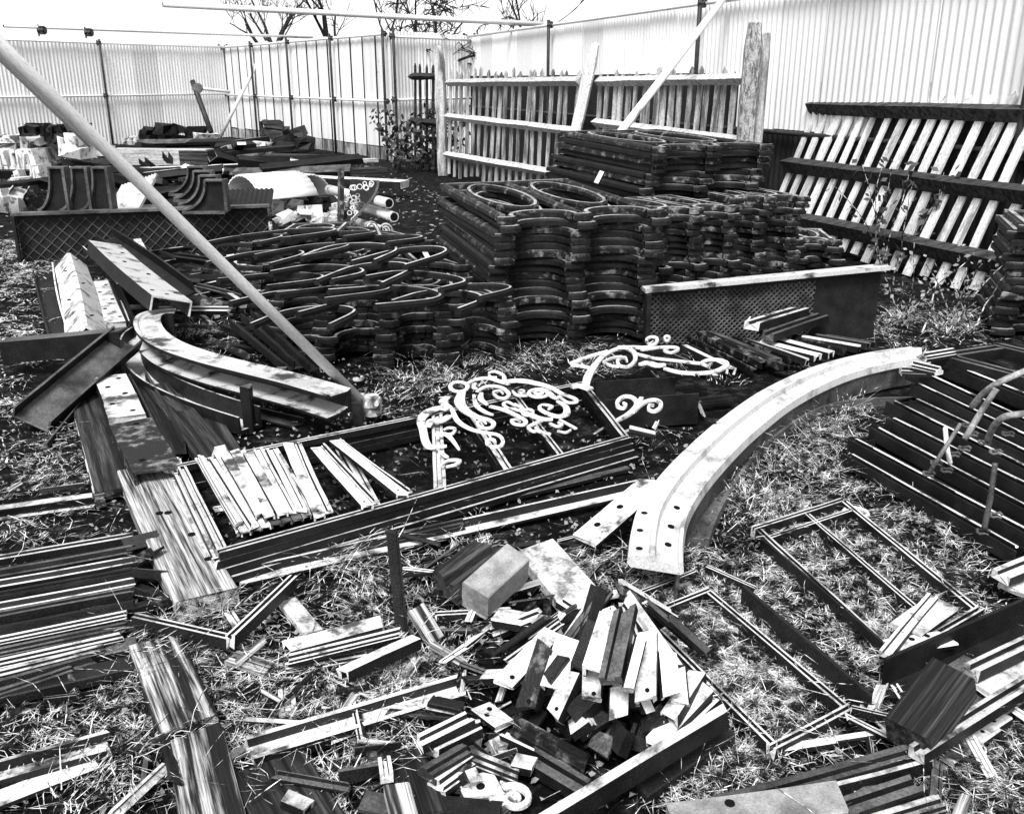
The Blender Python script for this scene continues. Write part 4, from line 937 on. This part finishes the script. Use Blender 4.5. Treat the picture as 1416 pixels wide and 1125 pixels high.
B('channel_bar', 'white moulded offcut lying across the upper thin frame corner', 'offcut', 1225, 900, .10, 1290, 822, .08, 'groove', .045, .03, 'whitemetal')
B('iron_plate', 'pale plate beside the moulded offcut', 'plate', 1252, 868, .08, 1305, 832, .07, 'plank', .10, .02, 'palemetal', 0, None, ((.5,.2),))
B('iron_plate', 'white plate with rounded end lying below the moulded offcut', 'plate', 1235, 892, .07, 1310, 880, .07, 'plank', .075, .02, 'whitemetal', 0, None, ((.4,.2),(.7,.25),(.68,-.2)))
B('glazing_bar', 'small pale stub at the corner of the dark angle irons', 'offcut', 1234, 942, .05, 1254, 975, .02, 'groove', .03, .03, 'whitemetal')
B('timber_block', 'rough grey timber block leaning at the lower right', 'block', 1262, 1000, .06, 1325, 915, .14, 'plank', .12, .08, 'darktimber')
B('timber_block', 'broad grey board under the rough timber block', 'board', 1290, 990, .0, 1380, 930, .02, 'plank', .22, .03, 'greysteel')
B('channel_bar', 'long pale channel rising right at the lower right corner', 'bar', 1268, 1036, .07, 1430, 935, .10, 'groove', .055, .045, 'palemetal')
B('channel_bar', 'pale channel behind it along the right edge', 'bar', 1345, 922, .08, 1450, 872, .08, 'groove', .06, .05, 'palemetal')
B('iron_plate', 'pale torn plate with holes at the lower right edge', 'plate', 1350, 945, .06, 1440, 905, .06, 'plank', .11, .015, 'palemetal', 0, None, ((.6,.2),(.8,-.1)))
B('channel_bar', 'long grey moulding at the bottom right leading to the block', 'bar', 985, 1105, .04, 1255, 1032, .04, 'mould', .075, .055, 'greysteel')
B('channel_bar', 'second long moulding just in front of it at the bottom right', 'bar', 1060, 1100, .02, 1285, 1042, .03, 'groove', .06, .05, 'palemetal')
B('concrete_slab', 'smooth grey slab with a bolt hole at the bottom edge', 'slab', 930, 1130, .03, 1165, 1098, .03, 'plank', .10, .08, 'concrete', 0, None, ((.35,.2),))
B('channel_bar', 'short channel offcut right of the smooth grey slab', 'offcut', 1165, 1115, .02, 1270, 1080, .02, 'groove', .07, .05, 'greysteel')
B('channel_bar', 'lowest offcut at the bottom edge right of centre', 'offcut', 1200, 1130, .01, 1300, 1100, .01, 'mould', .06, .05, 'palemetal')
for i, (a, b, c, d) in enumerate(((1310,1045,1350,1022),(1345,1020,1372,1002),(1362,1008,1392,988))):
    B('iron_offcut', 'small pale offcut below the long right channel, %s from the left' % ORD[i], 'offcut', a, b, .02, c, d, .02, 'plank', .06, .03, 'palemetal', U(-.3,.3), 'offcuts below the right channel', ((.5,0),))

# ================================================================ FOREGROUND HEAP AND SCRAP
hx, hy, hs = 640, 805, 3.515
heap = [
 (430,235,.20, 200,480,.16,.075,.02,'plank','whitemetal','broad white plate at the left flank'),
 (430,260,.22, 330,570,.10,.07,.05,'down','castworn','mottled bar beside the broad white plate'),
 (520,235,.24, 440,480,.16,.08,.04,'down','whitemetal','white channel left of the dark one'),
 (645,170,.26, 560,390,.20,.06,.05,'down','darksteel','dark bar in the upper left of the heap'),
 (715,140,.30, 635,400,.24,.07,.045,'down','whitemetal','bright channel left of the tall grey one'),
 (800,110,.34, 730,440,.27,.07,.04,'groove','greysteel','tall grey grooved channel at the very top'),
 (860,245,.32, 800,480,.26,.04,.04,'plank','whitemetal','narrow white bar right of the tall grey channel'),
 (905,205,.30, 895,530,.20,.065,.045,'down','whitemetal','long white bar on the right of the top'),
 (985,320,.25, 1005,525,.19,.06,.03,'down','whitemetal','short white bar far right of the top'),
 (1045,400,.20, 1060,560,.15,.06,.03,'plank','whitemetal','outermost white bar on the right of the top'),
 (630,410,.20, 625,545,.17,.065,.025,'plank','whitemetal','white bolt-hole plate in the front middle'),
 (755,470,.21, 750,625,.15,.06,.025,'down','whitemetal','square white end in the front middle'),
 (850,520,.18, 885,600,.14,.05,.03,'plank','whitemetal','small white end right of the front middle'),
 (555,410,.19, 465,610,.12,.06,.04,'down','whitemetal','white channel end left of the bolt-hole plate'),
 (500,330,.22, 420,440,.18,.04,.04,'plank','darksteel','dark bar lying across the upper left'),
 (1190,490,.12, 930,760,.06,.06,.05,'down','palemetal','long grey bar down the right flank'),
 (1240,545,.10, 1010,760,.05,.05,.04,'groove','palemetal','outer long bar down the right flank'),
 (1150,430,.14, 1010,640,.12,.06,.04,'down','whitemetal','white bar along the upper right flank'),
 (700,620,.10, 560,700,.08,.06,.04,'plank','darksteel','dark bar under the front of the heap'),
 (610,640,.12, 540,690,.10,.05,.04,'down','palemetal','pale stub under the front left'),
 (640,630,.12, 615,690,.09,.04,.03,'plank','whitemetal','white stub under the front middle'),
 (700,700,.07, 660,790,.04,.08,.04,'plank','castworn','rusty plate below the front of the heap'),
 (820,650,.10, 770,760,.05,.07,.05,'down','darksteel','dark channel below the front right'),
 (900,650,.08, 860,760,.03,.07,.05,'angle','darksteel','dark angle low on the right front'),
 (1000,600,.12, 900,690,.08,.05,.04,'down','castworn','mottled bar tucked under the right side'),
 (560,560,.10, 480,640,.07,.05,.04,'plank','palemetal','pale bar end low on the left'),
 (390,560,.07, 330,650,.04,.06,.05,'angle','darksteel','dark angle low on the left'),
 (480,600,.05, 560,690,.04,.06,.04,'down','castiron','black channel in the hollow of the heap'),
 (860,600,.06, 940,690,.05,.06,.04,'down','castiron','black channel in the right hollow'),
 (300,430,.12, 120,440,.08,.05,.04,'plank','palemetal','pale bar poking out to the left'),
 (650,520,.14, 540,620,.11,.05,.04,'down','castiron','black bar in the middle hollow'),
 (760,640,.08, 740,720,.04,.05,.04,'plank','greysteel','grey stub under the front'),
]
for (a, b, z1, c, d, z2, w, h, k, mt, l) in heap:
    hl = ((.88, .1),) if 'hole' in l or 'broad' in l or 'long white' in l else ()
    B('iron_bar', l+' of the foreground heap', 'bar', hx+a/hs, hy+b/hs, z1, hx+c/hs, hy+d/hs, z2, k, w, h, mt, U(-.25,.25), 'foreground heap of short bars', hl, .4)
for i in range(16):                                             # hidden core that carries the heap
    a = U(0, PI); p = P(840+U(-60,60), 965+U(-30,25), .02); q = V((math.cos(a), math.sin(a), 0))*.13
    bar('iron_bar', 'dark bar deep inside the foreground heap, seen only through the gaps', 'bar', p-q+Z*(.01*(i % 8)), p+q+Z*(.01*(i % 8)), 'down', .06, .04, random.choice(('castiron','darksteel')), U(-.3,.3), 'core of the foreground heap')
hc = P(845, 950, .0)
for i in range(34):
    ph = -PI*.5+(i-16.5)/17*PI*.72+U(-.12,.12); r0 = U(.0,.2); r1 = r0+U(.08,.19); zz = U(-.03,.04); ph += U(-.3,.3)
    d = V((math.cos(ph), math.sin(ph), 0)); sd_ = V((U(-.03,.03), U(-.03,.03), 0))
    a = hc+V((0,.10,0))+d*r0+sd_+Z*(.25*(1-r0/.42)+zz); b = hc+V((0,.10,0))+d*r1+sd_+Z*max(.01, .25*(1-r1/.38)+zz-.02)
    bar('iron_bar', 'slim worn strip, %s from the left around the foreground heap' % ORD[i], 'bar', a, b, random.choice(('down','plank','groove','angle','mould')), U(.022,.055), U(.012,.03), random.choice(('whitemetal','palemetal','greysteel','castworn','darksteel','castworn')), U(-.9,.9), 'slim strips of the foreground heap', None, (), .7, .012)
low = [
 ('pale plate with two bolt holes left of the heap', 80,590,.05, 200,680,.03,.08,.025,'plank','palemetal',((.3,.1),(.4,-.25))),
 ('rusted pitted bar under the left of the heap', 250,650,.04, 600,840,.02,.07,.05,'mould','castworn',()),
 ('thin pale-edged bar in front of the rusted pitted bar', 200,715,.02, 540,870,.0,.05,.04,'angle','palemetal',()),
 ('dark grooved bar pointing to the long bar in front', 340,830,.01, 600,985,.0,.07,.05,'groove','greysteel',()),
 ('pale offcut with sloping end left of the heap foot', 30,810,.04, 260,900,.02,.055,.05,'mould','palemetal',()),
 ('small square offcut beside the sloping one', 240,850,.04, 340,870,.03,.06,.04,'plank','palemetal',()),
 ('pale square plate with one bolt hole at the bottom', 60,930,.02, 110,1030,.02,.12,.02,'plank','palemetal',((.6,0),)),
 ('grey plate at the bottom edge left of the curl', -20,1060,.01, 160,1090,.01,.12,.02,'plank','greysteel',()),
 ('grooved pale bar lying left of the heap', -210,760,.08, 30,640,.08,.05,.04,'groove','whitemetal',()),
 ('second grooved pale bar just below it', -150,800,.06, 90,690,.06,.05,.035,'groove','whitemetal',()),
 ('dark stepped moulding in front of the grooved bars', -180,900,.05, 10,790,.05,.08,.05,'mould','greysteel',()),
 ('pale stepped moulding end pointing down left', -130,960,.03, 40,840,.03,.07,.05,'mould','palemetal',()),
 ('small white cube of metal in front of the mouldings', 0,870,.05, 30,930,.03,.05,.05,'plank','palemetal',()),
]
for (l, a, b, z1, c, d, z2, w, h, k, mt, hl) in low:
    B('iron_offcut', l, 'offcut', hx+a/hs, hy+b/hs, z1, hx+c/hs, hy+d/hs, z2, k, w, h, mt, U(-.12,.12), None, hl, .4)
B('long_bar', 'long pale-topped bar slanting down in front of the heap', 'bar', 1006, 976, .12, 750, 1130, .03, 'down', .035, .075, 'palemetal', 0, None, (), .1, .001)
B('iron_plate', 'dark sheet under the long slanting bar', 'plate', 1000, 1000, .03, 880, 1080, .0, 'plank', .10, .03, 'darksteel')
# blocks behind the heap
bar('concrete_block', 'square-edged pale block tilted behind the heap', 'block', P(655, 838, .06)+Z*-.02, P(712, 792, .08)+Z*0, 'plank', .105, .10, 'concrete', .22, skew=.1)
B('stone_slab', 'mottled pale stone slab lying behind the square-edged block', 'slab', 742, 752, .02, 822, 845, .02, 'plank', .15, .05, 'stone', .1, None, (), .5)
B('stone_slab', 'white flat slab between block and heap', 'slab', 685, 848, .06, 768, 862, .05, 'plank', .09, .03, 'whitemetal', -.1)
B('timber_baulk', 'dark grooved baulk left of the square-edged block', 'timber', 622, 800, .06, 690, 752, .10, 'groove', .08, .08, 'oldrail')
B('timber_baulk', 'grey baulk behind the dark grooved one', 'timber', 612, 790, .05, 668, 748, .07, 'plank', .07, .07, 'oldrail')
B('glazing_bar', 'white grooved bar beside the stone slab', 'bar', 774, 828, .08, 820, 858, .07, 'groove', .05, .03, 'whitemetal')
B('glazing_bar', 'long thin rusty bar running up behind the stake', 'bar', 555, 806, .02, 632, 752, .04, 'angle', .025, .02, 'greysteel')
B('glazing_bar', 'pale bar lying level right of the stake', 'bar', 603, 848, .02, 705, 842, .02, 'groove', .035, .025, 'palemetal')
B('timber_plank', 'dark plank slanting down left in front of the stake', 'plank', 572, 832, .08, 600, 878, .0, 'plank', .06, .03, 'timber')
# left of the heap
B('channel_bar', 'wide white channel in the scrap left of the stake', 'bar', 398, 892, .06, 528, 858, .08, 'down', .085, .035, 'whitemetal', 0, None, (), .4)
B('channel_bar', 'white bar in front of the wide white channel', 'bar', 400, 905, .05, 552, 868, .07, 'mould', .05, .04, 'whitemetal', 0, None, (), .3)
B('channel_bar', 'pale rounded bar below the wide white channel', 'bar', 396, 917, .01, 505, 898, .02, 'mould', .055, .04, 'palemetal', 0, None, (), .3)
B('channel_bar', 'white-topped bar with cut end pointing down left', 'bar', 474, 926, .05, 575, 880, .05, 'down', .045, .05, 'whitemetal', 0, None, (), .6)
B('glazing_bar', 'thin pale bar slanting beneath the cut-ended bar', 'bar', 438, 925, .0, 512, 960, .0, 'groove', .035, .03, 'palemetal')
B('angle_bar', 'left limb of the bright V of two bars in the left foreground', 'bar', 186, 850, .05, 318, 880, .05, 'groove', .035, .05, 'palemetal')
B('angle_bar', 'right limb of the bright V of two bars in the left foreground', 'bar', 318, 878, .055, 405, 796, .05, 'groove', .035, .055, 'palemetal')
B('timber_scrap', 'pale splintered scrap just below the bright V', 'scrap', 320, 905, .02, 372, 922, .01, 'plank', .06, .02, 'timber')
B('timber_scrap', 'small white block end right of the bright V', 'scrap', 398, 828, .0, 435, 872, .0, 'plank', .06, .03, 'stone')
B('iron_offcut', 'small upright-looking pale offcut in the straw below the V', 'offcut', 396, 950, .01, 398, 980, .01, 'groove', .06, .03, 'palemetal')
B('iron_offcut', 'tiny white end piece left of the V junction', 'offcut', 316, 845, .03, 330, 868, .03, 'groove', .04, .02, 'whitemetal')
B('channel_beam', 'long pale channel lying across the straw in the foreground', 'beam', 345, 1028, .02, 636, 942, .02, 'up', .075, .045, 'palemetal', .25, None, (), .2, .001)
B('iron_offcut', 'small pale block at the right end of the long straw channel', 'offcut', 592, 972, .04, 632, 980, .04, 'plank', .05, .03, 'palemetal')
B('iron_offcut', 'dark small plate above the end of the straw channel', 'offcut', 595, 965, .07, 640, 975, .07, 'plank', .05, .02, 'darksteel')
B('iron_bracket', 'dark T-shaped bracket with pale edge at the bottom', 'bracket', 468, 1058, .04, 528, 1048, .04, 'angle', .06, .05, 'greysteel')
B('iron_bracket', 'pale upright end of the T-shaped bracket', 'bracket', 531, 1045, .05, 534, 1068, .05, 'groove', .04, .04, 'whitemetal')
B('iron_bracket', 'thin bar above the T-shaped bracket', 'bracket', 490, 1030, .05, 560, 1020, .05, 'angle', .03, .03, 'greysteel')
B('timber_scrap', 'dark timber board under the T-shaped bracket', 'plank', 560, 1040, .0, 590, 1125, .0, 'plank', .10, .04, 'darktimber')
B('timber_scrap', 'white splintered timber end at the bottom edge', 'plank', 548, 1082, .06, 562, 1135, .05, 'plank', .06, .04, 'timber')
B('timber_plank', 'dark straw-strewn plank right of the nearest timber', 'plank', 370, 1050, .0, 425, 1150, .0, 'plank', .19, .03, 'darktimber')
B('iron_offcut', 'small pale rounded offcut at the bottom left of centre', 'offcut', 392, 1098, .04, 425, 1112, .03, 'down', .05, .03, 'palemetal')
B('iron_offcut', 'grey box offcut at the bottom edge left of the white timber end', 'offcut', 500, 1105, .02, 540, 1112, .02, 'plank', .09, .05, 'greysteel')
B('iron_offcut', 'dark plate at the bottom edge right of the white timber end', 'offcut', 580, 1110, .01, 690, 1122, .01, 'plank', .10, .03, 'darksteel')
def curl(label, x, y, rx, z, w, mat='whitemetal', a0=0, turns=1.5):
    c = P(x, y, z); r = rx
    pts = [c+V((math.cos(a0-2*PI*turns*i/30)*r*(1-.8*i/30), math.sin(a0-2*PI*turns*i/30)*r*(1-.8*i/30), 0)) for i in range(31)]
    v, f = sweep(pts, [(-w/2,0),(w/2,0),(w/2,.012),(w*.3,.018),(-w*.3,.018),(-w/2,.012)], False, [1-.55*i/30 for i in range(31)])
    mb = MB(); mb.add((v, f)); tag(mb.obj('iron_curl', mat), label, 'scroll')
curl('white iron curl lying at the bottom edge of the scrap', 712, 1106, .042, .02, .018, a0=2.5)
curl('white iron curl lying in the grass above the upper thin frame', 1186, 712, .055, .02, .02, a0=3.4)
curl('small iron ring lying by the low left heap', 494, 525, .035, .02, .014, a0=1, turns=1.2)
for zone, (xa, xb, ya, yb), n in (('left of the foreground heap', (330, 700, 860, 1115), 34), ('in the lower right corner', (1180, 1410, 960, 1120), 24), ('between the stake and the heap', (560, 860, 740, 880), 22), ('around the white curls and thin bars', (820, 1010, 520, 600), 14), ('on the soil beside the left timbers', (20, 330, 590, 1110), 20)):
    for i in range(n):
        p = P(U(xa, xb), U(ya, yb), U(.012, .05)); an = U(0, PI); q = V((math.cos(an), math.sin(an), U(-.12,.12)))*U(.03,.11)
        a, b = p-q, p+q; a.z = max(a.z, .004); b.z = max(b.z, .004)
        bar('iron_splinter', 'thin broken splinter, %s in the litter %s' % (ORD[i], zone), 'splinter', a, b, random.choice(('plank','angle','groove','tee')), U(.010,.03), U(.006,.018), random.choice(('whitemetal','palemetal','castworn','timber','darksteel','greysteel')), U(-.8,.8), 'splinters '+zone, None, (), .9, .02)
# broken stones and small scraps scattered on the soil
k = 0
for i in range(60):
    x, y = U(440, 720), U(980, 1120)
    p = P(x, y, 0); k += 1
    if k > 30: break
    lump('small scrap, %s among the litter left of the foreground heap' % ORD[k-1], p-Z*.004, U(.03,.08), U(.03,.06), U(.015,.035), U(0,3), random.choice(('palemetal','castworn','darksteel','greysteel','whitemetal')), 'litter left of the heap', 'small_scrap', U(-.3,.3))

# ================================================================ DRY GRASS, LITTER (not countable)
def inpoly(x, y, poly):
    c = False; n = len(poly)
    for i in range(n):
        x1, y1 = poly[i]; x2, y2 = poly[i-1]
        if (y1 > y) != (y2 > y) and x < (x2-x1)*(y-y1)/(y2-y1)+x1: c = not c
    return c
KEEP = [[tuple(p.xy) for p in q0], [tuple(P(x, y, 0).xy) for x, y in ((0,760),(190,735),(195,900),(0,970))]]
def straw(name, label, zones, seed, mat, dens=1.0, lie=0):
    rnd = random.Random(seed); vs, fs = [], []
    for (poly, n, lmin, lmax, wid, lift) in zones:
        n = int(n*.42*dens); wid *= 1.1; wp = [tuple(P(x, y, 0).xy) for x, y in poly]
        x0, x1 = min(p[0] for p in wp), max(p[0] for p in wp); y0, y1 = min(p[1] for p in wp), max(p[1] for p in wp)
        made = 0; tries = 0; cx = cy = 0; left = 0; ba = 0
        while made < n and tries < n*12:
            tries += 1
            if left <= 0:
                cx, cy = rnd.uniform(x0, x1), rnd.uniform(y0, y1); left = rnd.randint(4, 40); ba = rnd.uniform(0, 2*PI)
                if not inpoly(cx, cy, wp) or any(inpoly(cx, cy, q) for q in KEEP): left = 0; continue
            left -= 1
            x, y = cx+rnd.gauss(0, .05), cy+rnd.gauss(0, .05)
            a = ba+rnd.gauss(0, .7); L = lmin*.6+(lmax*1.25-lmin*.6)*rnd.random()**1.6; w = wid*rnd.uniform(.6, 1.3)
            el = rnd.uniform(.0, lift*.6); el2 = el-rnd.uniform(.3, 1.3); tw = rnd.uniform(-1.6, 1.6)
            p = V((x, y, rnd.uniform(-.008, .015)+lie*rnd.random())); b = len(vs)
            for q in range(4):
                d = V((math.cos(a), math.sin(a), 0)); s = V((-d.y, d.x, rnd.uniform(-.4,.4)))*w*(1-.28*q)
                vs += [p-s, p+s]
                e2 = el+(el2-el)*q/3; p = p+(d*math.cos(e2)+Z*math.sin(e2))*L/3; p.z = max(p.z, .004+.002*(q % 2)); a += tw/3
            for q in range(3): fs.append((b+q*2, b+q*2+1, b+q*2+3, b+q*2+2))
            made += 1
    o = put(name, mesh(name, vs, fs, mat, False, False)); tag(o, label, 'grass', None, 'stuff')
straw('dry_grass', 'dry pale grass and straw lying over the yard', [
 ([(880,830),(980,800),(1180,970),(1080,1040),(1000,1010)], 9500, .05, .16, .0015, .8),
 ([(1030,700),(1170,680),(1360,840),(1230,930),(1060,800)], 9000, .05, .16, .0016, .8),
 ([(960,760),(1010,650),(1090,590),(1190,560),(1190,640),(1160,690),(1040,720)], 4200, .06, .22, .0019, 1.2),
 ([(880,780),(1030,760),(1230,940),(1170,975),(985,812)], 2600, .05, .14, .0014, .8),
 ([(990,1010),(1080,1045),(1060,1090),(930,1110),(900,1080)], 2200, .05, .15, .0013, .9),
 ([(0,960),(180,900),(210,1125),(0,1125)], 1500, .05, .18, .0012, .4),
 ([(290,900),(640,930),(640,1000),(480,1125),(320,1125)], 4600, .05, .2, .0013, .7),
 ([(420,800),(660,730),(700,850),(640,930),(440,920)], 2600, .05, .2, .0014, .9),
 ([(1290,1010),(1416,960),(1416,1125),(1180,1125)], 2600, .05, .16, .0012, .6),
 ([(0,330),(60,340),(60,560),(0,640)], 5000, .08, .25, .004, .5),
 ([(0,590),(110,590),(130,690),(190,730),(0,780)], 1500, .05, .18, .0015, .4),
 ([(500,520),(700,480),(870,475),(840,520),(600,545),(520,590)], 3200, .06, .22, .0026, 1.2),
 ([(1200,430),(1330,430),(1380,480),(1230,485)], 2200, .06, .25, .0028, 1.2),
 ([(250,420),(360,440),(400,490),(260,480)], 1200, .06, .25, .0024, .8),
 ([(760,760),(880,770),(960,800),(880,840),(800,820)], 1500, .05, .2, .0015, 1.0),
 ([(1180,650),(1380,780),(1400,850),(1340,830),(1190,710)], 900, .05, .2, .0015, .9),
 ([(0,1125),(0,700),(300,640),(700,760),(1416,600),(1416,1125)], 3000, .04, .16, .0012, .6),
 ([(0,700),(0,300),(700,280),(1416,420),(1416,700)], 4000, .06, .2, .0022, .7),
 ([(180,830),(330,800),(330,1060),(200,1060)], 1500, .05, .22, .0013, .8),
], 5, 'straw')
straw('loose_straw', 'long loose straws strewn over timbers and scrap', [
 ([(180,830),(330,800),(340,1125),(200,1125)], 420, .10, .3, .0011, .7),
 ([(330,860),(720,860),(720,1125),(330,1125)], 420, .12, .36, .0011, .8),
 ([(0,960),(210,900),(210,1125),(0,1125)], 300, .12, .36, .0011, .8),
 ([(880,830),(1180,970),(1416,1000),(1416,1125),(900,1125)], 500, .12, .36, .0011, .8),
 ([(400,640),(900,560),(960,700),(420,800)], 200, .12, .3, .0013, .9),
 ([(0,560),(180,560),(200,730),(0,740)], 160, .12, .36, .0013, .7),
], 15, 'straw', 1.0, .055)
straw('tall_grass', 'taller dry stems standing among the scrap', [
 ([(630,690),(650,690),(650,710),(630,710)], 40, .15, .35, .0016, 1.5),
 ([(420,820),(640,720),(660,760),(480,860)], 70, .15, .4, .0014, 1.5),
 ([(220,830),(320,840),(320,900),(220,900)], 60, .1, .3, .0014, 1.5),
 ([(560,480),(880,470),(850,515),(560,520)], 200, .12, .3, .0022, 1.5),
 ([(1000,620),(1180,560),(1160,680),(1050,690)], 250, .12, .35, .0018, 1.5),
 ([(1220,420),(1340,430),(1340,470),(1220,470)], 120, .15, .45, .0022, 1.5),
 ([(920,500),(1040,500),(1040,520),(920,520)], 60, .12, .3, .002, 1.5),
], 6, 'straw')
def litter(name, label, poly, n, seed, s0, s1, mat):
    rnd = random.Random(seed); wp = [tuple(P(x, y, 0).xy) for x, y in poly]; vs, fs = [], []
    x0, x1 = min(p[0] for p in wp), max(p[0] for p in wp); y0, y1 = min(p[1] for p in wp), max(p[1] for p in wp)
    k = 0
    while k < n:
        x, y = rnd.uniform(x0, x1), rnd.uniform(y0, y1)
        if not inpoly(x, y, wp): continue
        k += 1; s = rnd.uniform(s0, s1); a = rnd.uniform(0, 6.28); z = rnd.uniform(.0, .012); b = len(vs)
        for q in range(5):
            r = s*rnd.uniform(.5,1); an = a+q*1.256; vs.append((x+math.cos(an)*r, y+math.sin(an)*r*.7, z+rnd.uniform(-.006,.012)))
        fs.append((b, b+1, b+2, b+3, b+4))
    tag(put(name, mesh(name, vs, fs, mat, False, False)), label, 'litter', None, 'stuff')
litter('leaf_litter', 'small leaves and chips scattered over the near soil', [(0,1125),(0,560),(400,480),(1000,600),(1416,600),(1416,1125)], 5000, 3, .004, .016, 'leaf')
litter('far_litter', 'chips and crumbs scattered over the far yard floor', [(0,330),(0,205),(540,226),(700,330)], 2500, 4, .01, .05, 'leaf')
